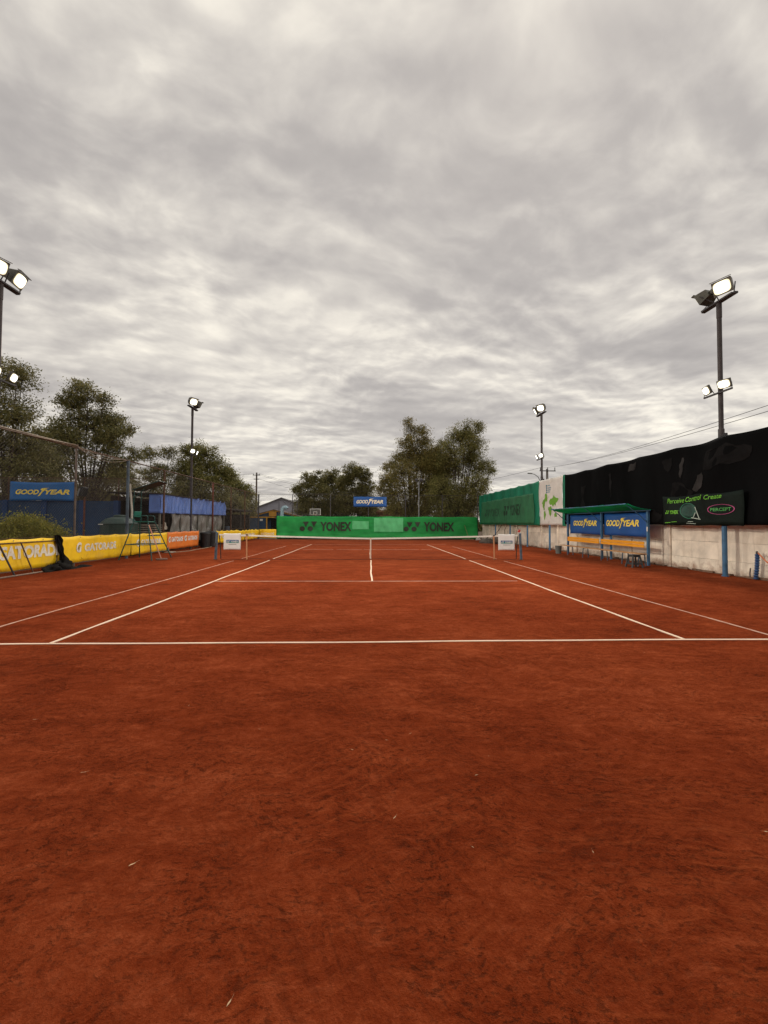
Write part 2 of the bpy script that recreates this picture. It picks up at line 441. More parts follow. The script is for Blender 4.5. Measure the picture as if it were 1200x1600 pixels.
# ================================================================== THE SETTING
def make_ground():
    mb = MB(); mb.add([(-600, -600, -.02), (600, -600, -.02), (600, 900, -.02), (-600, 900, -.02)], [(0, 1, 2, 3)])
    tag(mb.build('ground', mat('bare_earth', (.115, .075, .045), 0.95, 0.3, 0.6, bump=0.3, bscale=8), loc=(0, 0, 0)), kind='structure')
    # clay court: gently uneven sheet, finer near the camera
    ys = np.concatenate([np.arange(-40, -19, 1.0), np.arange(-19, -9, 0.06), np.arange(-9, 21.31, 0.5)])
    xs = np.concatenate([np.arange(-10.95, -6, 0.33), np.arange(-6, 6, 0.06), np.arange(6, 10.99, 0.33)])
    X, Y = np.meshgrid(xs, ys)
    Z = np.zeros_like(X)
    rg = np.random.default_rng(3)
    for i in range(60):
        k = rg.uniform(1.0, 26.0); a = rg.uniform(0, np.pi); ph = rg.uniform(0, 6.28)
        Z += (0.0075/k)*np.sin(k*(X*np.cos(a)+Y*np.sin(a))+ph + 1.3*np.sin(.9*X+ph)+1.1*np.sin(.8*Y-ph))
    Z = Z*np.clip((-9.5-Y)/3, 0, 1)
    Z *= np.clip(np.abs(Y+11.885)/0.5, 0, 1)
    me = bpy.data.meshes.new('clay_court'); ny, nx = X.shape
    co = np.stack([X, Y, Z], -1).reshape(-1, 3)
    idx = np.arange(ny*nx).reshape(ny, nx)
    q = np.stack([idx[:-1, :-1], idx[:-1, 1:], idx[1:, 1:], idx[1:, :-1]], -1).reshape(-1, 4)
    me.vertices.add(len(co)); me.vertices.foreach_set('co', co.ravel())
    me.loops.add(q.size); me.loops.foreach_set('vertex_index', q.ravel())
    me.polygons.add(len(q)); me.polygons.foreach_set('loop_start', np.arange(0, q.size, 4)); me.polygons.foreach_set('loop_total', np.full(len(q), 4))
    me.polygons.foreach_set('use_smooth', np.ones(len(q), bool)); me.update(calc_edges=True)
    me.materials.append(CLAY)
    o = bpy.data.objects.new('clay_court', me); COL.objects.link(o); tag(o, kind='structure')
    return o
COURT = make_ground()

def make_lines():
    strong = line_material('line_tape', 0.24, (.74, .58, .43)); mid = line_material('line_tape_dusty', 0.60); weak = line_material('line_tape_buried', 0.78)
    def strip(name, p, q, w, m, z=0.006, wob=0.010, gaps=()):
        p, q = Vector((*p, z)), Vector((*q, z)); d = q-p; L = d.length; d.normalize(); n = Vector((-d.y, d.x, 0))
        N = max(2, int(L/0.25)); mb = MB(); r = random.Random(name+str(p)+str(q)); ph = [r.uniform(0, 6.28) for _ in range(4)]
        segs = []; cur = 0.0
        for a, b in list(gaps)+[(L, L)]:
            segs.append((cur, a)); cur = b
        for a, b in segs:
            if b-a < .02: continue
            N = max(2, int((b-a)/0.25)); pts = []
            for i in range(N+1):
                t = a+(b-a)*i/N
                o = wob*(math.sin(t*.9+ph[0])+.6*math.sin(t*2.3+ph[1])); ww = w*(1+.10*math.sin(t*5.1+ph[2])*r.uniform(.4, 1))
                c = p+d*t+n*o
                pts += [c-n*ww/2, c+n*ww/2]
            # slightly raised tape with its edges
            lo = [Vector((v.x, v.y, -.004)) for v in pts]; K = len(pts)
            fs = []
            for i in range(N):
                j = 2*i
                fs += [(j, j+2, j+3, j+1), (j, K+j, K+j+2, j+2), (j+1, j+3, K+j+3, K+j+1)]
            mb.add(pts+lo, fs)
        return mb.build(name, m, COURT)
    S, D, B, V = 4.115, 5.485, 11.885, 6.40
    strip('baseline_tape', (-D, -B), (D, -B), .042, strong)
    strip('baseline_tape', (-D, B), (D, B), .05, weak)
    for sx in (-1, 1):
        strip('singles_line_tape', (sx*S, -B+.03), (sx*S, B), .042, strong, z=.0075, gaps=((11.45, 12.1),))
        strip('doubles_line_tape', (sx*D, -B+.03), (sx*D, B-2.2), .030, mid, z=.0075, gaps=((11.2, 12.2),))
    strip('service_line_tape', (-S+.03, -V), (S-.22, -V), .05, mid)
    strip('service_line_tape', (-S+.25, V), (S-.5, V), .055, mid, gaps=((1.75, 1.95), (3.4, 3.5), (6.7, 6.85)))
    strip('centre_service_line_tape', (0, -V+.03), (0, V-.03), .045, strong, z=.0075, gaps=((6.05, 6.5),))
make_lines()

# ================================================================== RIGHT SIDE
CREAM = mat('cream_concrete', (.83, .73, .60), 0.88, 0.16, 1.6, bump=0.35, bscale=14, dirt=(.50, .39, .28), dirt_amt=0.20, dirt_scale=1.3, rand=0.22)
CREAMPOST = mat('cream_concrete_post', (.80, .70, .58), 0.88, 0.16, 2.5, bump=0.3, bscale=16, dirt=(.20, .12, .07), dirt_amt=0.25, dirt_scale=2.0, rand=0.2)
def splash(m, amt=.72, streak=.32, low=.18, fall=.62):
    g = m.node_tree; b = next(n for n in g.nodes if n.type == 'BSDF_PRINCIPLED'); src = b.inputs['Base Color'].links[0].from_socket
    h = NT.__new__(NT); h.t = g
    geo = h.n('ShaderNodeNewGeometry'); sp = h.n('ShaderNodeSeparateXYZ', i_0=geo.outputs['Position'])
    no = h.noise(geo.outputs['Position'], 3.2, 6, .7)
    lv = h.math('SUBTRACT', h.math('ADD', h.math('MULTIPLY', no, .75), -low), h.math('MULTIPLY', sp.outputs[2], fall))
    f = h.ramp(lv, [(.02, (0, 0, 0)), (.22, (1, 1, 1))])
    st = h.noise(h.vmul(geo.outputs['Position'], (1, 7, .5)), 1.6, 5, .65)
    f3 = h.ramp(st, [(.54, (0, 0, 0)), (.72, (1, 1, 1))])
    c1 = h.mix(h.math('MULTIPLY', f3, streak), src, (.27, .19, .125))
    h.link(h.mix(h.math('MULTIPLY', f, amt), c1, (.26, .105, .055)), b.inputs['Base Color'])
splash(CREAM); splash(CREAMPOST); splash(YELLOW_PVC, .55, .12, .22, .55); splash(ORANGE_PVC, .5, .10, .22, .55)
def concrete_wall():
    root = thing('concrete_wall', 'cream precast concrete panel wall running along the right of the court', 'wall', (10.85, 4, 0))
    bay = 2.2; y0 = -13.75; rows = ((0.0, .42), (.42, .56), (.98, .52), (1.5, .5))
    nb = 16; r = random.Random(5)
    cache = {}
    for i in range(nb):
        y = y0+i*bay
        for j, (z, h) in enumerate(rows):
            L = bay-.16
            if j not in cache:
                o = MB().box((0, 0, h/2), (.055, L, h-.006), bev=.005).build('wall_panel', CREAM, root, local=True); cache[j] = o
            else:
                o = cache[j].copy(); COL.objects.link(o)
            o.location = Vector((10.93+r.uniform(-.008, .008), y+bay/2, z+.004)) - root.location
            o.rotation_euler = (r.uniform(-.003, .003), 0, r.uniform(-.004, .004))
    pc = None
    for i in range(nb+1):
        if pc is None:
            pc = MB().box((0, 0, 1.02), (.16, .15, 2.04), bev=.012).build('wall_post', CREAMPOST, root, local=True); o = pc
        else: o = pc.copy(); COL.objects.link(o)
        o.location = Vector((10.93+r.uniform(-.006, .006), y0+i*bay, 0)) - root.location
        o.rotation_euler = (r.uniform(-.006, .006), r.uniform(-.004, .004), 0)
    # broken footing of old mortar along the base
    mb = MB(); y = y0
    while y < y0+nb*bay:
        l = r.uniform(.15, .5); hh = r.uniform(.03, .10)
        mb.box((10.86-r.uniform(0, .05), y+l/2, hh/2-.01), (r.uniform(.05, .16), l, hh), rot=Matrix.Rotation(r.uniform(-.25, .25), 3, 'Z'), bev=.012)
        y += l*r.uniform(.8, 1.6)
    tag(mb.build('mortar_rubble', mat('rubble', (.17, .10, .065), 0.95, 0.35, 6, bump=.4, bscale=30), root), kind='stuff')
concrete_wall()

def round_post(name, label, x, y, h, rad, m, group=None, cat='post', plate=True):
    mb = MB().tube([(x, y, 0), (x, y, h*.5), (x+.004, y+.006, h)], rad, 14)
    root = thing(name, label, cat, (x, y, 0), group)
    mb.build('shaft', m, root, smooth=False)
    if plate: MB().tube([(x, y, -.005), (x, y, .022)], rad*1.35, 14).build('base_collar', m, root)
    MB().tube([(x+.004, y+.006, h), (x+.004, y+.006, h+.02)], rad*1.06, 14).build('cap', m, root)
    return root
round_post('tarpaulin_post', 'thick blue steel post under the black racket banner', 10.52, -5.45, 4.12, .066, BLUEPAINT, 'steel posts holding the side tarpaulins')
round_post('tarpaulin_post', 'blue steel post under the edge of the white map banner', 10.52, 6.25, 4.12, .055, BLUEPAINT, 'steel posts holding the side tarpaulins')
round_post('tarpaulin_post', 'slim blue post behind the right net post', 10.52, 9.6, 4.12, .05, BLUEPAINT, 'steel posts holding the side tarpaulins')
round_post('tarpaulin_post', 'slim blue post beside the court roller handle', 10.52, 12.9, 4.12, .05, BLUEPAINT, 'steel posts holding the side tarpaulins')
round_post('tarpaulin_post', 'slim blue post nearest the far right corner of the court', 10.52, 16.4, 4.12, .05, BLUEPAINT, 'steel posts holding the side tarpaulins')
round_post('tarpaulin_post', 'blue post behind the shelter bench', 10.56, .3, 4.12, .05, BLUEPAINT, 'steel posts holding the side tarpaulins')

GREENTARP = mat('green_tarpaulin', (.008, .21, .115), 0.45, 0.22, 1.0, spec=0.4, stretch=(1, 1, .35), dirt=(.010, .055, .035), dirt_amt=0.15, transl=0.15)
GREENNET = mat('dull_green_print_net', (.030, .165, .072), 0.6, 0.18, 1.4, dirt=(.03, .08, .04), dirt_amt=0.2)
def chaikin(p, n=2):
    for _ in range(n):
        q = []
        for i in range(len(p)):
            a, b = p[i], p[(i+1) % len(p)]
            q += [(a[0]*.78+b[0]*.22, a[1]*.78+b[1]*.22), (a[0]*.22+b[0]*.78, a[1]*.22+b[1]*.78)]
        p = q
    return p
def rag(p, seed):
    r = random.Random(seed)
    for k in range(3):
        q = []
        for i in range(len(p)):
            a, b = p[i], p[(i+1) % len(p)]; L = math.dist(a, b)
            q += [a, ((a[0]+b[0])/2+r.uniform(-.13, .13)*L, (a[1]+b[1])/2+r.uniform(-.13, .13)*L)]
        p = q
    return p
def right_tarps():
    U = (0, -1, 0)
    sh = Sheet((10.42, 21.05, 1.42), U, 13.7, 2.76, amp=.035, seed=3, sag=.05, grom=1.7)
    t = thing('green_tarpaulin', 'green tarpaulin with worn dark lettering on the far right side wall', 'tarpaulin', (10.42, 14.2, 1.42))
    sh.mesh().build('cloth', GREENTARP, t, smooth=True)
    def dd(a, b): return sh.d(a, b)
    inner = Sheet((10.405, 20.2, 1.52), U, 12.0, 1.98, amp=.02, seed=3, sag=.03, grom=2.2)
    inner.d = lambda a, b: dd(a+.85, b+.10)+.02
    inner.mesh().build('printed_net_panel', GREENNET, t, smooth=True)
    fad = mat('faded_dark_print', (.020, .060, .034), 0.6, 0.3, 2, dirt=(.022, .11, .05), dirt_amt=0.35, dirt_scale=2)
    mid_ = mat('worn_dark_print', (.014, .038, .022), 0.6, 0.3, 2, dirt=(.022, .09, .04), dirt_amt=0.05, dirt_scale=2)
    inner.poly(emblem_polys(), 1.3, .62, 1.35, .62, .012).build('emblem', fad, t)
    inner.text('lettering', 'YONEX', 2.8, .60, 2.3, .66, fad, t, off=.02)
    inner.poly(emblem_polys(), 6.2, .62, 1.25, .74, .012).build('emblem', mid_, t)
    inner.text('lettering', 'YONEX', 7.6, .60, 2.2, .80, mid_, t, off=.02)
    # green strip between map banner and black tarpaulin
    st = Sheet((10.42, 4.45, 1.42), U, .38, 2.76, amp=.012, seed=8, nx=4)
    tag(st.mesh().build('green_tarpaulin_strip', GREENTARP), 'narrow green tarpaulin strip between map banner and black tarpaulin', 'tarpaulin')
    # map banner
    wh = mat('off_white_banner_cloth', (.68, .66, .61), 0.6, 0.10, 1.6, dirt=(.42, .38, .30), dirt_amt=0.16, dirt_scale=1.6, bump=.1, bscale=5)
    mp = Sheet((10.385, 7.35, 1.46), U, 2.98, 2.72, amp=.035, seed=21, sag=.03, grom=1.5)
    t = thing('map_banner', 'off white banner with a green world map on the right side', 'banner', (10.385, 5.9, 1.46))
    mp.mesh().build('cloth', wh, t, smooth=True)
    gm = mat('leaf_green_print', (.15, .36, .035), 0.6, 0.14, 3)
    cont = [
        [(.10, .42), (.16, .50), (.22, .52), (.30, .60), (.27, .47), (.24, .41), (.21, .33), (.24, .28), (.18, .25), (.13, .33)],
        [(.24, .60), (.32, .64), (.37, .58), (.38, .46), (.33, .44), (.28, .50)],
        [(.20, .22), (.29, .22), (.34, .17), (.29, .09), (.25, .02), (.22, .10)],
        [(.47, .44), (.52, .50), (.58, .50), (.66, .58), (.72, .53), (.88, .50), (.84, .43), (.76, .40), (.74, .33), (.68, .37), (.63, .32), (.58, .37), (.52, .36)],
        [(.44, .32), (.54, .34), (.60, .28), (.55, .20), (.52, .11), (.48, .16), (.46, .24)],
        [(.68, .15), (.74, .19), (.80, .15), (.81, .09), (.74, .10), (.69, .08)],
    ]
    def smooth_poly(p, seed):
        r = random.Random(seed); out = []
        for i in range(len(p)):
            a, b = p[i], p[(i+1) % len(p)]
            out.append(a); out.append(((a[0]+b[0])/2+r.uniform(-.018, .018), (a[1]+b[1])/2+r.uniform(-.018, .018)))
        return out
    for i, p in enumerate(cont):
        mp.poly([smooth_poly(p, i)], .1, .22, 2.75, 2.6, .012).build('map_shape', gm, t)
    bl = mat('blue_green_print', (.06, .22, .30), 0.6, 0.15, 4)
    sq = MB()
    for k in range(4):
        sq = mp.poly([[(0, 0), (1, 0), (1, 1), (0, 1)]], .98, 2.28-k*.13+.0, .13, .10, .012)
        sq.build('logo_block', bl if k % 2 else mat('teal_print', (.03, .16, .22), .6), t)
    for k, wd in enumerate(('LIFE', 'TENNIS', 'CLUB')):
        pass
    for k, (ww, yy) in enumerate(((.30, 2.28), (.42, 2.14), (.36, 2.02), (.28, 1.90))):
        mp.poly([[(0, 0), (1, 0), (1, 1), (0, 1)]], 1.17, yy, ww, .065, .012).build('logo_bar', mat('pale_blue_print', (.26, .38, .44), .6), t)
    # black tarpaulin
    bk = mat('black_shade_cloth', (.0035, .0037, .004), 0.9, 0.35, .7, spec=0.05, stretch=(1, 1, .3), dirt=(.008, .008, .0085), dirt_amt=0.18, dirt_scale=.9)
    t = thing('black_tarpaulin', 'long patched black shade cloth hung on the right side wall', 'tarpaulin', (10.41, -4, 1.5))
    bs = Sheet((10.41, 4.1, 1.5), U, 16.4, 2.66, amp=.05, seed=31, sag=.05, grom=1.95)
    bs.mesh().build('cloth', bk, t, smooth=True)
    pm = mat('charcoal_patch_cloth', (.009, .0088, .009), 0.9, 0.35, 1.6, spec=.05)
    pm2 = mat('grey_patch_cloth', (.030, .0285, .028), 0.9, 0.35, 1.6, spec=.05)
    patches = [(7.15, 1.75, [(0, .55), (.15, .62), (.48, .6), (.42, .30), (.25, .12), (.08, .3)], pm),
               (7.95, 1.55, [(0, .2), (.1, .75), (.17, .75), (.16, .35), (.1, .05)], pm2),
               (8.55, 1.08, [(0, .1), (.22, .55), (.40, .62), (.44, .40), (.36, .15), (.15, .0)], pm2),
               (7.6, .75, [(0, .0), (.05, .72), (.55, .66), (1.0, .35), (.9, .12), (.4, .05)], pm),
               (9.0, 1.75, [(0, .0), (.1, .62), (.9, .70), (1.6, .5), (1.5, .22), (.7, .1)], pm),
               (3.9, 1.1, [(0, .0), (.05, 1.1), (.22, 1.15), (.2, .2)], pm), (1.6, .7, [(0, 0), (0, 1.2), (.4, 1.2), (.35, .1)], pm),
               (5.2, 2.2, [(0, 0), (.1, .3), (.5, .32), (.45, .05)], pm2), (6.2, .08, [(0, 0), (.2, .35), (.5, .5), (.9, .3), (.7, .02)], pm), (11.2, 1.2, [(0, 0), (.1, .5), (.7, .6), (.8, .1)], pm)]
    for i_, (x, y, p, m_) in enumerate(patches):
        bs.poly([rag(p, i_)], x, y, 1, 1, .012).build('sewn_patch', m_, t)
    # percept banner
    pb = Sheet((10.34, -3.17, 1.50), U, 3.1, 1.02, amp=.038, seed=44, sag=.05, grom=1.55, freq=2.0)
    t = thing('racket_banner', 'dark green racket banner with lime script on the black tarpaulin', 'banner', (10.36, -4.7, 1.5))
    pb.mesh().build('cloth', mat('near_black_green_banner_cloth', (.0055, .0105, .0080), 0.7, 0.4, 1.5, spec=.12, bump=.2, bscale=3), t, smooth=True)
    lime = mat('lime_print', (.16, .50, .035), 0.5, 0.1, 3)
    pb.text('lettering', 'Perceive', .25, .78, .72, .17, lime, t, shear=.35, off=.004, rot=.02)
    pb.text('lettering', 'Control', 1.02, .80, .66, .17, lime, t, shear=.35, off=.004, rot=.04)
    pb.text('lettering', 'Create', 1.78, .83, .66, .15, lime, t, shear=.35, off=.004, rot=.06)
    pb.poly(emblem_polys(), .10, .40, .20, .12, .008).build('emblem', lime, t)
    pb.text('lettering', 'YONEX', .34, .39, .40, .14, lime, t, off=.03)
    # racket: oval frame, throat and strings
    fr = mat('teal_green_print', (.015, .13, .075), .5, .2, 3); wt = mat('pale_racket_print', (.35, .42, .36), .5, .2, 3)
    def ring(cx, cy, rx, ry, wd, n=36, rot=0, a0=0, a1=2*math.pi):
        mb = MB(); pts = []; fs = []
        for k in range(n+1):
            a = a0+(a1-a0)*k/n
            for rr in (1-wd, 1):
                x, y = rx*rr*math.cos(a), ry*rr*math.sin(a)
                pts.append(pb.at(cx+x*math.cos(rot)-y*math.sin(rot), cy+x*math.sin(rot)+y*math.cos(rot), .009))
        fs = [(2*k, 2*k+1, 2*k+3, 2*k+2) for k in range(n)]
        return mb.add(pts, fs)
    ring(1.13, .49, .34, .27, .09, rot=-.25).build('racket_frame_print', fr, t)
    pb.poly([circle2d(0, 0, .30, .23)], 1.13, .49, 1, 1, .007).build('racket_string_print', mat('dark_teal_print', (.012, .052, .038), .5, .3, 8), t)
    def stroke(p, q, w):
        p, q = Vector((*p, 0)), Vector((*q, 0)); d = (q-p).normalized(); n = Vector((-d.y, d.x, 0))*w/2
        return pb.poly([[(p-n)[:2], (q-n)[:2], (q+n)[:2], (p+n)[:2]]], 0, 0, 1, 1, .022)
    for a, b in (((1.42, .60), (1.62, .20)), ((1.28, .25), (1.66, .20)), ((1.45, .42), (1.36, .24))): stroke(a, b, .03).build('racket_throat_print', wt, t)
    pk = mat('pink_print', (.42, .07, .20), .5, .1, 3)
    ring(2.37, .50, .46, .165, .07).build('oval_print', pk, t)
    pb.text('lettering', 'PERCEPT', 2.02, .445, .70, .11, mat('green_print', (.06, .30, .07), .5), t, off=.02)
    for x, w_, y in ((.10, .28, .08), (.42, .26, .10), (1.10, .24, .11), (1.05, .42, .05)):
        pb.poly([[(0, 0), (1, 0), (1, 1), (0, 1)]], x, y, w_, .018, .008).build('small_print_bar', lime if x < 1 else wt, t)
right_tarps()

def bench_shelter():
    t = thing('bench_shelter', 'player shelter with blue posts and sagging green canopy', 'shelter', (10.27, .5, 0))
    for i, y in enumerate((3.53, .51, -2.46)):
        x = 10.25+.02*i
        MB().box((x, y, 1.02), (.085, .085, 2.04), bev=.006).build('post', BLUEPAINT, t)
        MB().tube([(x-.04, y, 1.62), (x-.45, y, 1.98), (9.45, y, 2.27)], .018, 8).build('canopy_brace', BLUEPAINT, t)
    MB().box((10.30, .53, 2.055), (.05, 6.2, .05)).build('rear_beam', BLUEPAINT, t)
    MB().tube([(9.42, 3.62, 2.285), (9.42, .5, 2.275), (9.42, -2.5, 2.285)], .02, 8).build('front_beam', BLUEPAINT, t)
    # canopy cloth, hung between front beam and rear beam
    can = mat('green_canopy_cloth', (.012, .34, .17), 0.55, 0.15, 1.2, transl=.72)
    mb = MB(); NX, NY = 44, 10; pts = []
    for th in (0, -.008):
        for j in range(NY+1):
            for i in range(NX+1):
                a, b = i/NX, j/NY
                y = 3.75-6.35*a; x = 9.38+.98*b
                z = 2.325-.24*b-.05*math.sin(math.pi*b)*(1+.6*math.sin(a*19))-.012*math.sin(a*40)*(1-b)
                if j == 0: z -= .045+.02*math.sin(a*23)
                pts.append((x+(.012 if j == 0 else 0), y, z+th))
    N = (NX+1)*(NY+1); w = NX+1; fs = []
    for j in range(NY):
        for i in range(NX):
            a = j*w+i; fs += [(a, a+w, a+w+1, a+1), (N+a, N+a+1, N+a+w+1, N+a+w)]
    mb.add(pts, fs).build('canopy', can, t, smooth=True)
    ora = mat('orange_board', (.80, .32, .012), 0.5, 0.12, 2, stretch=(4, 1, 6), rand=.12)
    for (ya, yb) in ((3.45, .60), (.44, -2.38)):
        for z, h in ((.83, .105), (.715, .105)):
            MB().box((10.19, (ya+yb)/2, z), (.03, ya-yb, h), bev=.004).build('backrest_slat', ora, t)
    MB().box((10.215, -2.52, 1.36), (.02, .05, .17), bev=.003).build('white_sign', WHITE_PRINT, t)
    U = (0, -1, 0)
    g1 = Sheet((10.34, 3.46, 1.05), U, 2.86, .93, amp=.02, seed=51, sag=.02, grom=2.86)
    goodyear_sheet('sponsor_banner', 'blue sponsor banner with yellow lettering in left half of the bench shelter', g1, BLUE_PVC, YELLOW_PRINT, .38, .40, 2.05, .26, 'sponsor banners in the bench shelter')
    g2 = Sheet((10.34, .45, 1.05), U, 2.84, .95, amp=.025, seed=52, sag=.02, grom=2.84)
    goodyear_sheet('sponsor_banner', 'blue sponsor banner with yellow lettering in right half of the bench shelter', g2, BLUE_PVC, YELLOW_PRINT, .20, .40, 2.10, .27, 'sponsor banners in the bench shelter')
    # bench
    b = thing('bench', 'long low wooden plank bench on blue grey trestle legs under the canopy', 'bench', (9.9, .2, 0))
    pl = mat('bench_plank', (.46, .25, .11), 0.7, 0.22, 2.5, stretch=(5, .6, 5), rand=.15)
    for x in (9.80, 9.945): MB().box((x, .30, .455), (.135, 6.2, .035), bev=.004).build('seat_plank', pl, b)
    for y in (2.55, 1.15, -.35, -1.75, -2.7):
        for x, dx in ((9.77, -.03), (9.98, .04)):
            MB().tube([(x, y, .437), (x+dx, y+.02, 0)], .022, 8).build('leg', BLUEGREY, b)
        MB().box((9.875, y, .425), (.25, .04, .022)).build('leg_crossbar', BLUEGREY, b)
    # bucket
    k = thing('bucket', 'grey plastic bucket at the far end of the bench', 'bucket', (9.78, 3.62, 0))
    gp = mat('grey_plastic', (.17, .18, .165), .6, .15, 4)
    MB().lathe((9.78, 3.62, 0), [(.13, 0), (.165, .38), (.175, .38), (.175, .40), (.155, .40), (.125, .03)], 20).build('shell', gp, k, smooth=False)
    MB().tube([(9.78+.17*math.cos(a), 3.62, .39-.14*math.sin(a)) for a in [math.pi*i/8 for i in range(9)]], .006, 6).build('handle', GALV, k)
    # stool
    s = thing('stool', 'dark grey plastic stool in front of the bench', 'stool', (9.42, -2.95, 0))
    sp = mat('dark_grey_plastic', (.045, .048, .05), .5, .2, 4)
    MB().box((9.42, -2.95, .44), (.30, .30, .03), bev=.012).build('seat', sp, s)
    MB().box((9.42, -2.95, .395), (.27, .27, .05), bev=.01).build('apron', sp, s)
    for sx in (-1, 1):
        for sy in (-1, 1):
            MB().tube([(9.42+sx*.12, -2.95+sy*.12, .42), (9.42+sx*.19, -2.95+sy*.19, 0)], [.028, .034], 8).build('leg', sp, s)
    for sx, sy in ((1, 0), (-1, 0), (0, 1), (0, -1)):
        MB().box((9.42+sx*.165, -2.95+sy*.165, .13), (.03 if sx else .32, .32 if sx else .03, .05)).build('stretcher', sp, s)
bench_shelter()

def hydrant_and_hose():
    b = mat('blue_corrugated_plastic', (.03, .075, .19), .5, .25, 8)
    t = thing('wrapped_tap_pipe', 'tap pipe wrapped in blue ribbed hose at the right wall', 'pipe', (10.72, -6.2, 0))
    mb = MB(); prof = []
    for i in range(40):
        z = .02+.70*i/39; prof.append((.05+.013*math.sin(i*1.55), z))
    V = []
    mb.lathe((10.72, -6.2, 0), prof, 14); 
    mb.v = [(x+.03*math.sin(z*3), y-.05*z, z) for x, y, z in mb.v]
    mb.build('ribbed_sleeve', b, t, smooth=False)
    MB().tube([(10.735, -6.235, .70), (10.735, -6.237, .80)], .026, 10).build('tap', DARKSTEEL, t)
    MB().tube([(10.74, -6.24, .77), (10.70, -6.31, .755)], .016, 8).build('spout', DARKSTEEL, t)
    hz = mat('orange_hose_plastic', (.62, .17, .06), .5, .1, 4)
    tag(MB().tube([(10.70, -6.31, .755), (10.66, -6.42, .69), (10.60, -6.60, .58), (10.55, -6.9, .38), (10.5, -7.3, .12), (10.45, -7.7, .025), (10.5, -8.5, .02), (10.2, -9.4, .02)], .017, 8).build('garden_hose', hz, smooth=True), 'orange garden hose running from the wrapped tap at right edge', 'hose')
    sm = MB().tube([(10.80, -5.95, 0), (10.80, -5.95, .16), (10.81, -5.96, .30)], .016, 7)
    tag(sm.build('pipe_stub', DARKSTEEL), 'short dark pipe stub beside the wrapped tap', 'pipe')
hydrant_and_hose()

def court_roller():
    t = thing('court_roller', 'hand drawn court roller with tall rusty handle by the far right wall', 'roller', (9.75, 13.2, 0))
    MB().lathe((9.75, 13.2, .27), [(.02, -.40), (.26, -.40), (.265, -.38), (.265, .38), (.26, .40), (.02, .40)], 24, 'X').build('drum', mat('stone_drum', (.13, .105, .085), .85, .25, 4, bump=.2), t)
    for s in (-1, 1):
        MB().tube([(9.75+s*.45, 13.2, .27), (9.75+s*.45, 13.05, .55), (9.83+s*.22, 12.75, 1.05), (9.95+s*.20, 12.5, 1.45)], .02, 8).build('handle_bar', RUST, t)
    MB().tube([(9.73, 12.5, 1.45), (9.95, 12.46, 1.49), (10.17, 12.5, 1.45)], .022, 8).build('grip', RUST, t)
    MB().tube([(9.28, 13.2, .27), (10.22, 13.2, .27)], .018, 8).build('axle', RUST, t)
    b = thing('storage_sack', 'lumpy dark sack lying beside the court roller', 'sack', (9.2, 14.4, 0))
    lump(9.2, 14.4, .0, .55, .4, .38, 61).build('body', mat('grey_sack', (.10, .08, .065), .9, .3, 4, bump=.3), b, smooth=True)
    MB().tube([(9.2, 14.4, .33), (9.22, 14.38, .42), (9.28, 14.36, .47)], [.06, .03, .06], 8).build('tied_neck', mat('grey_sack', (0, 0, 0)), b)
def lump(x, y, z, rx, ry, rz, seed, n=20, m=12, am=.16):
    r = random.Random(seed); ks = [(r.uniform(1, 4), r.uniform(1, 4), r.uniform(0, 6), r.uniform(0, 6)) for _ in range(6)]
    mb = MB(); pts = []; fs = []
    for j in range(m+1):
        ph = math.pi*.5*j/m
        for i in range(n):
            th = 2*math.pi*i/n
            k = 1+am*sum(math.sin(round(a)*th+p)*math.cos(b*ph*1.5+q) for a, b, p, q in ks)/2.2
            pts.append((x+rx*k*math.cos(th)*math.cos(ph), y+ry*k*math.sin(th)*math.cos(ph), z+rz*k*math.sin(ph)))
    for j in range(m):
        for i in range(n): fs.append((j*n+i, j*n+(i+1) % n, (j+1)*n+(i+1) % n, (j+1)*n+i))
    return mb.add(pts, fs)
court_roller()

# ================================================================== BACK
SCREENGREEN = mat('green_windscreen_net', (.020, .345, .078), 0.6, 0.22, .9, stretch=(.5, 1, 1.6), alpha=.88, transl=.25, dirt=(.010, .17, .036), dirt_amt=.2, dirt_scale=.8)
PALEGREEN = mat('pale_green_net_panel', (.09, .43, .17), 0.6, 0.15, 1.5)
def chainlink(p, u, w, z0, z1, m, parent, pitch=.075, r=.0016, name='wire_mesh'):
    """diamond mesh of diagonal wires between z0 and z1, clipped to the panel"""
    p, u = Vector(p), Vector(u); h = z1-z0; mb = MB(); n = u.cross(Vector((0, 0, 1)))
    for s in (1, -1):
        c = -h
        while c < w:
            a0, a1 = (c, c+h)
            t0, t1 = max(0.0, -a0/h), min(1.0, (w-a0)/h)
            if t1-t0 > 1e-3:
                zz = (lambda t: z0+h*t) if s == 1 else (lambda t: z1-h*t)
                A = p+u*(a0+h*t0); A.z = zz(t0); B = p+u*(a0+h*t1); B.z = zz(t1)
                A += n*(s*r); B += n*(s*r)
                mb.tube([A, B], r, 3, cap=False)
            c += pitch*1.414
    o = mb.build(name, m, parent); tag(o, kind='stuff'); return o

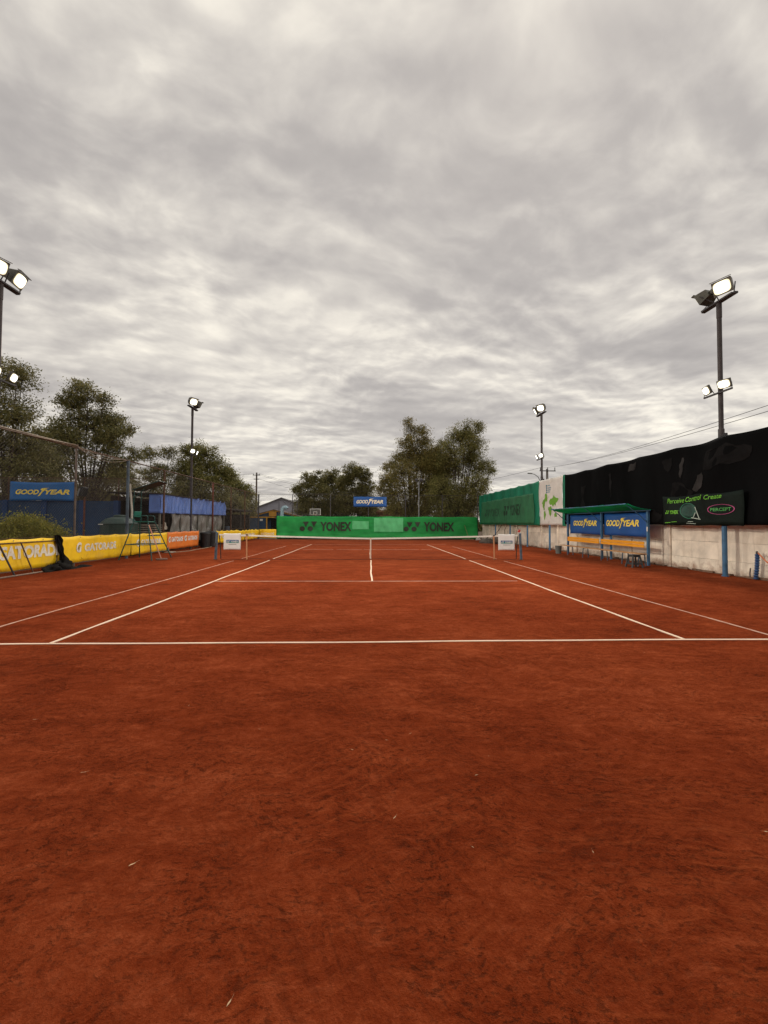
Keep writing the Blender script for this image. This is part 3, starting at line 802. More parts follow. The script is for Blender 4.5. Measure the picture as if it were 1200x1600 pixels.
def back_side():
    f = thing('chain_link_fence', 'tall wire mesh back fence behind the green windscreen', 'fence', (0, 21.1, 0))
    for x in (-10.3, -7.18, -3.65, -.1, 3.4, 6.9, 10.3):
        MB().tube([(x, 21.1, 0), (x, 21.1, 4.2)], .038, 10).build('post', DARKSTEEL, f)
    MB().tube([(-10.3, 21.1, 4.19), (-3, 21.1, 4.17), (4, 21.1, 4.17), (10.3, 21.1, 4.19)], .016, 6).build('top_rail', DARKSTEEL, f)
    for z in (2.25,): MB().tube([(-10.3, 21.1, z), (10.3, 21.1, z)], .008, 5).build('tension_wire', DARKSTEEL, f)
    chainlink((-10.3, 21.1, 0), (1, 0, 0), 20.6, .1, 4.17, WIRE, f, .11, .0016)
    sc = Sheet((-8.62, 21.0, .10), (1, 0, 0), 18.88, 2.07, amp=.04, seed=71, sag=.05, grom=3.5, nx=170, ny=16, freq=1.6)
    t = thing('green_windscreen', 'long green windscreen with dark lettering across the back fence', 'windscreen', (0, 21, .1))
    sc.mesh().build('cloth', SCREENGREEN, t, smooth=True)
    sc.poly([[(0, 0), (1, 0), (1, 1), (0, 1)]], 0, 0, 1, 1)
    def panel(x, y, w, h):
        V = np.array([(i/24, j/10) for j in range(11) for i in range(25)]); F = [(j*25+i, j*25+i+1, j*25+i+26, j*25+i+25) for j in range(10) for i in range(24)]
        sc.put(V, F, x, y, w, h, .035).build('pale_net_panel', PALEGREEN, t)
    panel(9.05, .62, 2.75, 1.33); panel(7.02, .85, 1.55, .78)
    V = np.array([(i/60, j/2) for j in range(3) for i in range(61)]); F = [(j*61+i, j*61+i+1, j*61+i+62, j*61+i+61) for j in range(2) for i in range(60)]
    sc.put(V, F, .02, .01, 18.84, .42, .03).build('lower_hem_strip', mat('dark_green_hem_net', (.012, .27, .055), .6, .25, .8, stretch=(.4, 1, 2)), t)
    for x in (2.12, 11.82):
        sc.poly(emblem_polys(), x, .66, 1.62, .90, .06).build('emblem', BLACK_PRINT, t)
        sc.text('lettering', 'YONEX', x+1.92, .66, 2.9, .90, BLACK_PRINT, t, off=.035, lift=.06)
    # dark strip painted in as the shade of the gap under the screen
    tag(MB().box((.8, 21.12, .07), (18.8, .05, .14)).build('gap_shade_strip', mat('gap_shade', (.03, .026, .022), .85), None), 'dark strip painted as the shaded gap under the green windscreen', 'painted shade')
    gy = Sheet((-1.5, 20.99, 3.06), (1, 0, 0), 3.12, .94, amp=.012, seed=73)
    goodyear_sheet('sponsor_banner', 'blue sponsor banner hanging high on the back fence', gy, BLUE_PVC, CREAM_PRINT, .28, .30, 2.5, .34)
    yb = Sheet((-10.25, 20.98, .1), (1, 0, 0), 1.6, .82, amp=.02, seed=74)
    t = thing('drink_banner', 'short yellow banner at the left end of the back fence', 'banner', (-9.45, 20.98, .1))
    yb.mesh().build('cloth', YELLOW_PVC, t, smooth=True)
    yb.text('lettering', 'GATORADE', .2, .3, 1.2, .2, WORN_PRINT, t, off=.03)
    # unlit lamp post
    p = thing('lamp_post', 'slim grey post with unlit floodlights behind the back fence', 'lamp post', (4.72, 21.5, 0))
    MB().tube([(4.72, 21.5, 0), (4.72, 21.5, 5.55)], [.06, .045], 10).build('pole', GALV, p)
    MB().box((4.72, 21.5, 5.53), (.7, .06, .06)).build('crossbar', DARKSTEEL, p)
    for s in (-1, 1):
        MB().box((4.72+s*.24, 21.42, 5.68), (.30, .14, .22), rot=Matrix.Rotation(-.5, 3, 'X'), bev=.02).build('floodlight_housing', DARKSTEEL, p)
    # broom leaning on screen
    b = thing('broom', 'long handled broom leaning on the right of the green windscreen', 'broom', (9.2, 20.3, 0))
    MB().tube([(9.35, 20.55, .04), (8.98, 20.88, 1.35)], .018, 8).build('handle', WOODGREY, b)
    MB().box((9.2, 20.5, .05), (1.1, .12, .08), rot=Matrix.Rotation(.1, 3, 'Z'), bev=.02).build('brush_head', WOODGREY, b)
    r = thing('white_rag', 'crumpled white rag by the far right corner', 'rag', (10.05, 20.2, 0))
    lump(10.05, 20.2, 0, .22, .16, .20, 77, am=.4).build('cloth', WHITE_PRINT, r, smooth=True)
    MB().tube([(10.12, 20.62, 0), (10.18, 20.8, 1.0), (10.2, 20.84, 2.0)], .05, 8)
back_side()

# ================================================================== LEFT SIDE
XL = -10.3
LPOSTS = [(-9.0, .045, BLUEGREY), (-5.8, .045, RUST), (-2.66, .034, mat('brown_grey_steel', (.11, .085, .068), .7, .3, 5)), (.42, .058, BLUEGREY), (3.49, .042, RUST), (6.63, .05, DARKSTEEL), (9.87, .055, mat('red_oxide_steel', (.12, .04, .025), .75, .3, 6)), (13.4, .04, RUST), (16.8, .04, RUST), (20.95, .05, DARKSTEEL)]
def left_fence():
    f = thing('chain_link_fence', 'tall wire mesh side fence along the left of the court', 'fence', (XL, 6, 0))
    for y, r_, m in LPOSTS:
        MB().tube([(XL, y, 0), (XL, y, 4.14)], r_, 12).build('post', m, f)
        if r_ > .06: MB().tube([(XL, y, 4.14), (XL, y, 4.17)], r_*1.1, 12).build('post_cap', m, f)
    MB().tube([(XL, -12, 4.14)]+[(XL, y, 4.13) for y, _, _ in LPOSTS], .024, 8).build('top_rail', RUST, f)
    MB().tube([(XL, y, 1.05) for y in (-12, 21)], .008, 5).build('tension_wire', RUST, f)
    chainlink((XL-.03, -12, 0), (0, 1, 0), 33, .05, 4.12, WIRE, f, .075, .0017)
    c = thing('cable_bundle', 'loose pale cables slung along the top rail of the left fence', 'cable', (XL+.03, -4, 4.1))
    cm = mat('weathered_cable', (.20, .16, .12), .7, .25, 6)
    def sag(y0, y1, z0, dip, dx, rad, n=14):
        return MB().tube([(XL+.035+dx, y0+(y1-y0)*i/n, z0-dip*4*(i/n)*(1-i/n)) for i in range(n+1)], rad, 6)
    sag(-9, -2.66, 4.19, .03, .0, .026).build('cable', cm, c); sag(-9, -2.66, 4.21, .10, .03, .012).build('cable', cm, c)
    sag(-2.66, .42, 4.17, .10, .0, .012).build('cable', cm, c); sag(-2.66, .0, 4.15, .17, .02, .012).build('cable', cm, c); sag(-2.66, .2, 4.12, .24, .03, .010).build('cable', cm, c)
left_fence()

def drink_banner(label, y0, y1, z0, z1, seed, m, items, amp=.035, grp='drink banners tied along the left fence', x=XL+.08, slope=0.0, sag=.03):
    sh = Sheet((x, y0, z0), (0, 1, 0), y1-y0, z1-z0, amp=amp, seed=seed, sag=sag, grom=1.0, slope=slope)
    t = thing('drink_banner', label, 'banner', (x, (y0+y1)/2, z0), grp)
    sh.mesh().build('cloth', m, t, smooth=True)
    for it in items:
        if it[0] == 'T': sh.text('lettering', it[1], it[2], it[3], it[4], it[5], it[6], t, off=.045, lift=.01)
        if it[0] == 'G':
            _, px_, py_, s_, mm = it
            sh.text('logo_letter', 'G', px_, py_, s_*.8, s_, mm, t, off=.06, lift=.01, shear=.1)
            bolt = [[(.55, .75), (.30, .42), (.48, .42), (.38, .15), (.72, .52), (.52, .52), (.68, .75)]]
            sh.poly(bolt, px_, py_, s_*.8, s_, .016).build('bolt_mark', mat('olive_print', (.30, .24, .05), .6), t)
    # hem and eyelets
    mb = MB()
    for k in range(int((y1-y0)/1.0)+1):
        a = min(y1-y0-.06, .06+k*1.0)
        mb.add([sh.at(a+.02*math.cos(q), z1-z0-.05+.02*math.sin(q), .012) for q in [2*math.pi*i/8 for i in range(8)]], [tuple(range(8))])
    tag(mb.build('eyelets', GALV, t), kind='stuff')
    return t
drink_banner('yellow banner with large white lettering nearest the camera on the left fence', -9.2, -3.62, .12, 1.04, 81, YELLOW_PVC, [('G', 3.02, .32, .44, WORN_PRINT), ('T', 'GATORADE', 3.56, .33, 2.2, .40, WORN_PRINT)])
drink_banner('yellow banner between the black cloth and the umpire chair on left fence', -3.5, .55, .12, 1.05, 82, YELLOW_PVC, [('G', .86, .34, .36, WORN_PRINT), ('T', 'GATORADE', 1.30, .36, 1.75, .29, WORN_PRINT)], amp=.045)
drink_banner('yellow banner behind the umpire chair legs on the left fence', .57, 3.64, .12, 1.03, 83, YELLOW_PVC, [('G', .40, .34, .34, WORN_PRINT), ('T', 'GATORADE', .80, .36, 1.75, .28, WORN_PRINT)], amp=.04)
drink_banner('orange banner with white lettering right of the umpire chair', 3.68, 7.5, .14, 1.04, 84, ORANGE_PVC, [('G', .12, .36, .32, WHITE_PRINT), ('T', 'GATORADE', .50, .38, 1.35, .26, WHITE_PRINT), ('G', 2.0, .36, .32, WHITE_PRINT), ('T', 'GATORADE', 2.38, .38, 1.25, .26, WHITE_PRINT)], amp=.025)
drink_banner('sagging yellow banner behind the left net post on the left fence', 10.4, 14.9, .12, .98, 85, YELLOW_PVC, [('G', .5, .30, .32, WORN_PRINT), ('T', 'GATORADE', .95, .32, 2.4, .26, WORN_PRINT)], amp=.05, sag=.06)
drink_banner('wavy yellow banner at the far end of the left fence', 14.95, 20.8, .06, .95, 86, YELLOW_PVC, [('G', .8, .30, .32, WORN_PRINT), ('T', 'GATORADE', 1.3, .32, 3.2, .26, WORN_PRINT)], amp=.07, sag=.09)

def leaning_frame():
    t = thing('metal_frame', 'rusty steel frame leaning on the nearest yellow banner', 'frame', (-10.0, -4.6, 0))
    def T(n, pts, r, m=RUST): MB().tube(pts, r, 8).build(n, m, t)
    T('slanted_pole', [(-9.95, -5.42, .02), (-10.05, -5.90, 1.05), (-10.1, -6.2, 1.62)], .022, DARKSTEEL)
    T('slanted_pole', [(-9.98, -4.75, .02), (-10.12, -5.05, .94)], .018)
    T('slanted_pole', [(-9.98, -7.3, .02), (-10.1, -7.6, .94)], .018)
    T('top_bar', [(-10.14, -8.2, .92), (-10.14, -3.75, .93)], .018)
    T('ground_bar', [(-9.93, -8.0, .022), (-9.96, -4.15, .024)], .022, mat('worn_pipe', (.22, .16, .12), .7, .3, 5))
leaning_frame()

def black_cloth():
    t = thing('black_cloth', 'torn black shade cloth draped over the fence between two yellow banners', 'cloth', (-10.05, -3.5, 0))
    m = mat('torn_black_cloth', (.013, .012, .011), .9, .4, 3, bump=.4, bscale=12, spec=.1)
    mb = MB(); pts = []; fs = []; NA, NB = 16, 20; r = random.Random(9)
    for j in range(NB+1):
        v = j/NB; z = 1.06*(1-v)**.95+.03
        w = .12+.12*v**2+.05*math.sin(v*9); cy = -3.66+.28*v+.03*math.sin(v*7)
        for i in range(NA+1):
            a = i/NA; pts.append((-10.16+.20*v*v+.05*math.sin(a*14+v*3)+.02*math.sin(v*21+a*5), cy+(a-.5)*w*1.6, z+.02*math.sin(a*9)))
    w_ = NA+1
    for j in range(NB):
        for i in range(NA): a = j*w_+i; fs.append((a, a+1, a+w_+1, a+w_))
    mb.add(pts, fs).build('hanging_strip', m, t, smooth=True)
    lump(-9.98, -3.62, -.02, .20, .38, .30, 91, am=.45, n=26, m=14).build('heap', m, t, smooth=True)
    lump(-9.92, -4.05, -.02, .18, .40, .15, 92, am=.5, n=22).build('heap', m, t, smooth=True)
    lump(-9.85, -3.0, -.02, .2, .55, .07, 93, am=.5, n=22).build('heap', m, t, smooth=True)
black_cloth()

def umpire_chair():
    g = mat('teal_painted_steel', (.012, .075, .068), .5, .25, 4); s_ = mat('green_plastic_seat', (.006, .12, .085), .5, .15, 3)
    t = thing('umpire_chair', 'tall teal umpire chair with tilted roof beside the left fence', 'umpire chair', (-9.45, .1, 0))
    feet = [(-10.12, -.42, 0), (-10.05, .95, 0), (-8.72, -.60, 0), (-8.66, .90, 0)]
    tops = [(-9.72, -.14, 1.52), (-9.70, .30, 1.52), (-9.12, -.16, 1.52), (-9.08, .30, 1.52)]
    for a, b in zip(feet, tops): MB().tube([a, b], .022, 8).build('leg', g, t)
    def L(i, z): a, b = Vector(feet[i]), Vector(tops[i]); return a+(b-a)*z/1.52
    for i, j, z in ((0, 2, .62), (1, 3, .62), (0, 1, .62), (2, 3, .62), (2, 3, 1.0), (2, 3, .32), (0, 1, 1.1)):
        MB().tube([L(i, z), L(j, z)], .016, 8).build('crossbar', g, t)
    MB().box((-8.98, .06, .98), (.30, .50, .025)).build('footrest', g, t)
    MB().box((-9.40, .08, 1.545), (.56, .54, .04), bev=.015).build('seat', s_, t)
    MB().box((-9.68, .08, 1.86), (.04, .50, .24), rot=Matrix.Rotation(.12, 3, 'Y'), bev=.012).build('backrest', s_, t)
    for y in (-.19, .35):
        MB().tube([(-9.68, y, 1.56), (-9.68, y, 1.78), (-9.55, y, 1.80), (-9.18, y, 1.80), (-9.12, y, 1.74), (-9.12, y, 1.53)], .014, 8).build('armrest', g, t)
        MB().tube([(-9.70, y, 1.52), (-9.70, y, 2.2), (-9.68, y, 2.86)], .014, 8).build('roof_post', g, t)
        MB().tube([(-9.69, y, 2.5), (-9.2, y, 2.98)], .010, 6).build('roof_brace', g, t)
    rot = Matrix.Rotation(-.34, 3, 'Y')
    MB().box((-9.18, .08, 3.03), (1.12, .78, .035), rot=rot, bev=.008).build('roof', mat('dark_teal_sheet', (.010, .035, .033), .5, .2, 3), t)
    b = thing('court_broom', 'pink handled drag broom leaning on the umpire chair', 'broom', (-8.5, -.3, 0))
    MB().tube([(-8.47, -.36, .06), (-9.0, -.33, 1.42)], .021, 8).build('handle', mat('faded_pink_wood', (.52, .26, .18), .7, .2, 3), b)
    MB().box((-8.46, -.34, .04), (.42, .10, .07), rot=Matrix.Rotation(.6, 3, 'Z'), bev=.015).build('brush_head', mat('dusty_brush', (.20, .12, .09), .9, .3, 8), b)
umpire_chair()

def left_yard():
    # blue wall facing the camera with mesh fence above
    w = thing('blue_wall', 'blue painted block wall beyond the left fence', 'wall', (-18, 4, 0))
    bw = mat('blue_painted_wall', (.020, .048, .105), .8, .18, 1.2, dirt=(.03, .035, .05), dirt_amt=.2, bump=.15, bscale=10, rand=.12)
    pw = mat('blue_painted_pillar', (.016, .045, .125), .8, .15, 1.2)
    xs = [-29.0, -26.6, -24.2, -22.0, -20.2, -18.35, -16.45, -14.6, -12.9]
    for a, b in zip(xs[:-1], xs[1:]):
        MB().box(((a+b)/2, 4.05, 1.3), (b-a-.2, .12, 2.6)).build('wall_panel', bw, w)
    for x in xs: MB().box((x, 4.02, 1.31), (.24, .22, 2.62), bev=.01).build('pillar', pw, w)
    f = thing('chain_link_fence', 'rusty wire mesh fence standing on the blue wall', 'fence', (-20, 4.1, 2.6))
    for x in xs[::1]: MB().tube([(x, 4.12, 2.6), (x, 4.12, 3.78)], .022, 8).build('post', RUST, f)
    MB().tube([(-29, 4.12, 3.77), (-11.4, 4.12, 3.77)], .016, 6).build('top_rail', RUST, f)
    chainlink((-29, 4.12, 0), (1, 0, 0), 17.6, 2.62, 3.76, mat('brown_fence_wire', (.16, .125, .10), .8), f, .055, .0038)
    gy = Sheet((-18.05, 3.86, 2.57), (1, 0, 0), 3.1, .98, amp=.025, seed=101, sag=.05, grom=3.1)
    goodyear_sheet('sponsor_banner', 'blue sponsor banner with yellow lettering above the blue wall', gy, mat('sky_blue_banner_cloth', (.012, .12, .36), .45, .14, 1.2), YELLOW_PRINT, .28, .33, 2.6, .26)
    s = thing('yard_floodlight', 'small dark floodlight on a rusty post in front of the blue wall', 'floodlight', (-14.1, 3.4, 0))
    MB().tube([(-14.1, 3.4, 0), (-14.1, 3.4, 2.66)], .045, 10).build('pole', mat('red_oxide_steel', (0, 0, 0)), s)
    MB().box((-14.08, 3.3, 3.02), (.22, .30, .46), rot=Matrix.Rotation(.25, 3, 'Y'), bev=.03).build('housing', BLACKP, s)
    MB().box((-14.22, 3.16, 2.98), (.05, .05, .36), rot=Matrix.Rotation(.25, 3, 'Y')).build('lens_edge', GALV, s)
    MB().tube([(-14.1, 3.4, 2.62), (-14.05, 3.38, 2.80)], .03, 8).build('bracket', RUST, s)
    # water tank
    k = thing('water_tank', 'dark green plastic water tank behind the left fence', 'tank', (-11.55, 2.0, 0))
    tm = mat('dark_green_plastic', (.016, .040, .034), .45, .2, 2)
    prof = [(.72, 0), (.75, .05), (.75, .42), (.77, .45), (.75, .48), (.75, .92), (.77, .95), (.75, .98), (.75, 1.40), (.77, 1.44), (.74, 1.50), (.55, 1.68), (.30, 1.76), (.28, 1.76)]
    MB().lathe((-11.55, 2.0, 0), prof, 32).build('body', tm, k, smooth=False)
    MB().lathe((-11.55, 2.0, 1.76), [(.25, 0), (.25, .07), (.2, .1), (.02, .11)], 24).build('lid', tm, k)
    MB().box((-11.95, 1.30, 1.43), (.22, .02, .03)).build('white_label', WHITE_PRINT, k)
    # white plastic pipe leaning
    wp = thing('plastic_pipe', 'leaning white plastic pipe behind the water tank', 'pipe', (-11.5, 3, 0))
    MB().tube([(-11.52, 2.9, 1.0), (-11.60, 3.05, 2.1), (-11.72, 3.1, 3.05)], .045, 10).build('tube', mat('off_white_plastic', (.48, .45, .38), .6, .15, 3), wp)
    MB().tube([(-11.72, 3.1, 3.05), (-11.75, 3.12, 3.4)], .035, 10).build('upper_tube', mat('off_white_plastic', (0, 0, 0)), wp)
    MB().tube([(-11.52, 2.9, 1.0), (-11.50, 2.9, 0)], .05, 10).build('stand_tube', DARKSTEEL, wp)
    # round shrub
    # dark slatted fence
    d = thing('slatted_fence', 'dark slatted timber fence behind the umpire chair', 'fence', (-12.8, 6.2, 0))
    dm = mat('dark_slat', (.028, .026, .024), .8, .3, 2, rand=.3)
    first = None
    for i in range(22):
        o = first.copy() if first else MB().box((0, 0, 0), (2.6, .03, .085)).build('slat', dm, d, local=True)
        if first: COL.objects.link(o)
        else: first = o
        o.location = Vector((-12.9, 6.2, .45+i*.11)) - d.location
    for x in (-14.15, -12.9, -11.65): MB().box((x, 6.25, 1.42), (.09, .06, 2.84)).build('post', dm, d)
    # stacked pale crates below
    c = thing('pallet_stack', 'stack of pale slatted pallets behind the umpire chair', 'pallets', (-12.1, 5.3, 0))
    cm = mat('pale_pallet', (.34, .29, .23), .8, .2, 3, rand=.2); first = None
    for i in range(12):
        z = .08+i*.118
        o = first.copy() if first else MB().box((0, 0, 0), (1.35, .9, .06)).build('pallet_board', cm, c, local=True)
        if first: COL.objects.link(o)
        else: first = o
        o.location = Vector((-12.1, 5.3, z)) - c.location
    for x in (-12.7, -12.1, -11.5): MB().box((x, 5.3, .70), (.08, .86, 1.36)).build('pallet_block', mat('dark_slat', (0, 0, 0)), c)
    # shelter with blue tarpaulin and grey curtain
    t = thing('storage_shelter', 'long open storage shelter behind the left fence', 'shelter', (-12, 9, 0))
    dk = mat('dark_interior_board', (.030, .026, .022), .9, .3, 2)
    for y in (4.3, 6.6, 9.0, 11.4, 13.6):
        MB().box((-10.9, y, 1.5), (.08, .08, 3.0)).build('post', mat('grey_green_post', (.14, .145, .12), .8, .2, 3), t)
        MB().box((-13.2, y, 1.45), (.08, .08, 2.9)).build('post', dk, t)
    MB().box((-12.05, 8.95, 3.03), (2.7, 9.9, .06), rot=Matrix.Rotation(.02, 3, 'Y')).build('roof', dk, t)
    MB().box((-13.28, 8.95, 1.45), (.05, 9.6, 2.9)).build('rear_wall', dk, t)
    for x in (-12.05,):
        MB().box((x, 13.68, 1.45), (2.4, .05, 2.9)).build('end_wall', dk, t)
    bt = mat('blue_tarpaulin', (.105, .20, .55), .45, .12, 1.2, spec=.4, dirt=(.07, .13, .38), dirt_amt=.12)
    sh = Sheet((-10.78, 4.10, 1.98), (0, 1, 0), 9.55, 1.04, amp=.10, seed=111, sag=.05, grom=1.2, nx=160, ny=16, slope=.006, freq=2.6)
    tp = thing('blue_tarpaulin', 'violet blue tarpaulin hung along the storage shelter', 'tarpaulin', (-10.78, 8.9, 1.98))
    sh.mesh().build('cloth', bt, tp, smooth=True)
    # the side flap
    fl = Sheet((-11.35, 4.10, 2.0), (1, 0, 0), .57, .98, amp=.02, seed=112)
    fl.mesh().build('side_flap', bt, tp, smooth=True)
    gc = Sheet((-10.95, 5.6, .35), (0, 1, 0), 7.6, 1.72, amp=.10, seed=113, sag=.08, grom=1.5, nx=120, ny=12, freq=2.0)
    cu = thing('grey_curtain', 'hanging grey plastic curtain below the blue tarpaulin', 'curtain', (-10.95, 9.4, .35))
    gc.mesh().build('cloth', mat('grey_plastic_sheet', (.19, .18, .165), .4, .35, 1.4, stretch=(1, 1, .25), spec=.5, dirt=(.04, .036, .03), dirt_amt=.3), cu, smooth=True)
    b = thing('white_sack', 'pale sack hanging on the first shelter post', 'sack', (-10.85, 4.6, 1.2))
    lump(-10.80, 4.62, 1.15, .1, .14, .32, 115, am=.3).build('cloth', mat('pale_sack', (.36, .32, .26), .8, .2, 4), b, smooth=True)
    # black barrels
    for i, (x, y, r_, h, lab) in enumerate(((-10.02, 8.0, .29, .88, 'black plastic bin next to the orange banner'), (-10.0, 8.9, .33, .92, 'black plastic bin beside the coiled green hose'))):
        bb = thing('black_bin', lab, 'bin', (x, y, 0), 'black bins along the left fence')
        MB().lathe((x, y, 0), [(r_*.86, 0), (r_*.9, .03), (r_, h-.08), (r_*1.07, h-.08), (r_*1.07, h-.03), (r_*.97, h-.03), (r_*.9, .08)], 22).build('body', BLACKP, bb, smooth=False)
        MB().lathe((x, y, h-.03), [(r_*1.05, 0), (r_*1.0, .05), (r_*.4, .09), (.02, .09)], 22).build('lid', BLACKP, bb)
        for s in (-1, 1): MB().tube([(x+.0, y+s*r_*1.02, h-.14), (x+.09, y+s*r_*1.10, h-.16), (x+.0, y+s*r_*1.02, h-.24)], .012, 6).build('handle', BLACKP, bb)
    h = thing('hose_coil', 'coiled green garden hose hung beside the black bins', 'hose', (-10.15, 9.7, 0))
    hm = mat('green_hose_plastic', (.045, .13, .055), .5, .2, 4)
    pts = []
    for i in range(130):
        a = i*2*math.pi/24; rr = .26+.02*math.sin(i*.37)
        pts.append((-10.10+.07*math.sin(i*.21), 9.72+rr*math.cos(a), .55+.33*rr/.26*math.sin(a)))
    MB().tube(pts, .013, 6).build('coil', hm, h, smooth=True)
    MB().tube([(-10.14, 9.72, 0), (-10.16, 9.72, .95)], .03, 8).build('hanger', DARKSTEEL, h)
    tag(MB().tube([(-10.05, 9.7, .22), (-9.95, 9.55, .06), (-9.9, 9.0, .016), (-9.75, 7.6, .016), (-9.72, 6.2, .016), (-9.6, 5.0, .016), (-9.75, 4.1, .016), (-9.95, 3.6, .016)], .016, 6).build('ground_hose', mat('pale_hose_plastic', (.33, .26, .17), .6, .2, 3), smooth=True), 'pale garden hose lying along the foot of the orange banner', 'hose')
    st = thing('banner_foot', 'small pale stand at the foot of the orange banner', 'stand', (-10.05, 3.7, 0))
    MB().box((-10.05, 3.7, .03), (.35, .5, .04), bev=.01).build('base_plate', mat('pale_concrete', (.38, .34, .28), .9), st)
    MB().tube([(-10.12, 3.7, .04), (-10.14, 3.7, .3)], .02, 8).build('stub', GALV, st)
    # dark open shed further on
    s = thing('dark_shed', 'low dark open shed beyond the blue tarpaulin', 'shed', (-13, 19, 0))
    MB().box((-13.0, 18.4, 2.55), (3.4, 8.2, .12), rot=Matrix.Rotation(-.05, 3, 'Y')).build('roof', dk, s)
    for y in (14.6, 17.0, 19.6, 22.2):
        for x in (-11.5, -14.5): MB().box((x, y, 1.25), (.1, .1, 2.5)).build('post', dk, s)
    MB().box((-14.6, 18.4, 1.2), (.06, 7.9, 2.4)).build('rear_wall', dk, s)
    MB().box((-13.0, 22.4, 1.15), (3.0, .06, 2.3)).build('end_wall', dk, s)
    for (x, y, lab) in ((-12.2, 16.2, 'pale blue drum under the dark shed, nearer one'), (-12.3, 18.6, 'pale blue drum under the dark shed, farther one')):
        d2 = thing('blue_drum', lab, 'drum', (x, y, 0), 'drums under the dark shed')
        MB().lathe((x, y, 0), [(.30, 0), (.32, .03), (.32, .35), (.335, .37), (.32, .39), (.32, .75), (.335, .77), (.32, .79), (.32, 1.15), (.30, 1.2)], 20).build('body', mat('pale_blue_drum', (.06, .085, .13), .5, .2, 3), d2)
        MB().tube([(x, y, 1.2), (x, y, 1.24)], .06, 10).build('bung', BLACKP, d2)
left_yard()

# ================================================================== BEHIND
def behind():
    OCH = mat('ochre_paint', (.50, .27, .045), .7, .14, 2, dirt=(.30, .16, .05), dirt_amt=.15)
    BW = mat('clubhouse_blue', (.030, .065, .125), .75, .14, 1.5)
    t = thing('clubhouse', 'low blue clubhouse with ochre gable trim beyond the back fence', 'building', (-12.4, 36, 0))
    Y = 36.0
    MB().prism([(-15.8, 0), (-8.6, 0), (-8.6, 2.1), (-12.3, 3.05), (-15.8, 2.1)], (0, Y, 0), (1, 0, 0), (0, 0, 1), (0, -1, 0), 6).build('wall', BW, t)
    def bar(n, a, b, w, m, y, th=.10):
        a, b = Vector(a), Vector(b); d = (b-a); L = d.length; ang = math.atan2(d.y, d.x); c = (a+b)/2
        MB().box((c.x, y, c.y), (L, th, w), rot=Matrix.Rotation(-ang, 3, 'Y')).build(n, m, t)
    bar('bargeboard', (-16.2, 2.08), (-12.3, 3.14), .20, OCH, Y-.08); bar('bargeboard', (-12.3, 3.14), (-8.2, 2.10), .20, OCH, Y-.085)
    for s, x0, x1 in ((1, -16.3, -12.25), (-1, -12.35, -8.1)):
        a = Vector((x0, 2.12 if s == 1 else 3.22, 0)); b = Vector((x1, 3.22 if s == 1 else 2.12, 0)); d = b-a
        MB().box(((a.x+b.x)/2, Y+2.9, (a.y+b.y)/2), (d.length, 6.4, .07), rot=Matrix.Rotation(-math.atan2(d.y, d.x), 3, 'Y')).build('roof', mat('grey_roof_sheet', (.16, .13, .11), .7, .2, 2), t)
    MB().box((-12.45, Y-.12, 2.66), (.95, .06, .62)).build('gable_panel', OCH, t)
    MB().box((-13.7, Y-1.0, 2.20), (3.3, 2.0, .14)).build('porch_roof', OCH, t)
    MB().box((-14.0, Y-1.9, 1.06), (2.2, .06, 2.12)).build('porch_wall', BW, t)
    MB().box((-13.42, Y-1.95, 1.86), (.34, .03, .24)).build('notice_board', WHITE_PRINT, t)
    MB().box((-12.76, Y-1.9, 1.06), (.14, .12, 2.12)).build('porch_post', OCH, t)
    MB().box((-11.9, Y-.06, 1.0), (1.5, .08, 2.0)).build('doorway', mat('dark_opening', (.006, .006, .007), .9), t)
    # warehouse
    w = thing('warehouse', 'far grey blue gabled warehouse beyond the clubhouse', 'building', (-20.5, 80, 0))
    gm = mat('grey_blue_sheet', (.34, .345, .40), .7, .10, .6)
    MB().prism([(-28, 0), (-13, 0), (-13, 4.4), (-20.66, 7.3), (-28, 4.4)], (0, 80, 0), (1, 0, 0), (0, 0, 1), (0, -1, 0), 18).build('wall', gm, w)
    rm = mat('dark_roof_sheet', (.20, .195, .20), .7, .2, 1)
    for a, b in (((-28.6, 4.25), (-20.6, 7.42)), ((-20.72, 7.42), (-12.4, 4.25))):
        a, b = Vector((*a, 0)), Vector((*b, 0)); d = b-a
        MB().box(((a.x+b.x)/2, 88.8, (a.y+b.y)/2), (d.length, 18.6, .16), rot=Matrix.Rotation(-math.atan2(d.y, d.x), 3, 'Y')).build('roof', rm, w)
    for x in (-24.5, -20.6, -16.8): MB().box((x, 79.95, 3.0), (1.4, .1, 1.1)).build('window', mat('dark_window', (.05, .06, .075), .2), w)
    # brick house
    h = thing('brick_house', 'small red brick house glimpsed below the big tree', 'building', (5, 44, 0))
    MB().prism([(1.5, 0), (9, 0), (9, 2.9), (1.5, 2.9)], (0, 44, 0), (1, 0, 0), (0, 0, 1), (0, -1, 0), 6).build('wall', mat('brick_wall', (.20, .085, .05), .9, .25, 3), h)
    MB().prism([(-.4, 0), (6.6, 0), (3.1, 1.0)], (1.2, 47, 2.88), (0, 1, 0), (0, 0, 1), (1, 0, 0), -8.1)
    MB().box((5.2, 47, 3.2), (8.3, 6.8, .5), bev=.2).build('roof', mat('red_roof', (.22, .10, .075), .8, .2, 1), h)
    MB().box((4.0, 43.96, 1.6), (1.2, .08, 1.0)).build('window', mat('dark_window', (0, 0, 0)), h)
    # goal frame, vent pipe
    f = thing('steel_frame', 'thin dark steel goal frame behind the back fence', 'frame', (-8.5, 26, 0))
    for x in (-9.5, -7.6): MB().tube([(x, 26, 0), (x, 26, 3.85)], .03, 8).build('post', DARKSTEEL, f)
    MB().tube([(-9.53, 26, 3.85), (-7.57, 26, 3.85)], .03, 8).build('top_bar', DARKSTEEL, f)
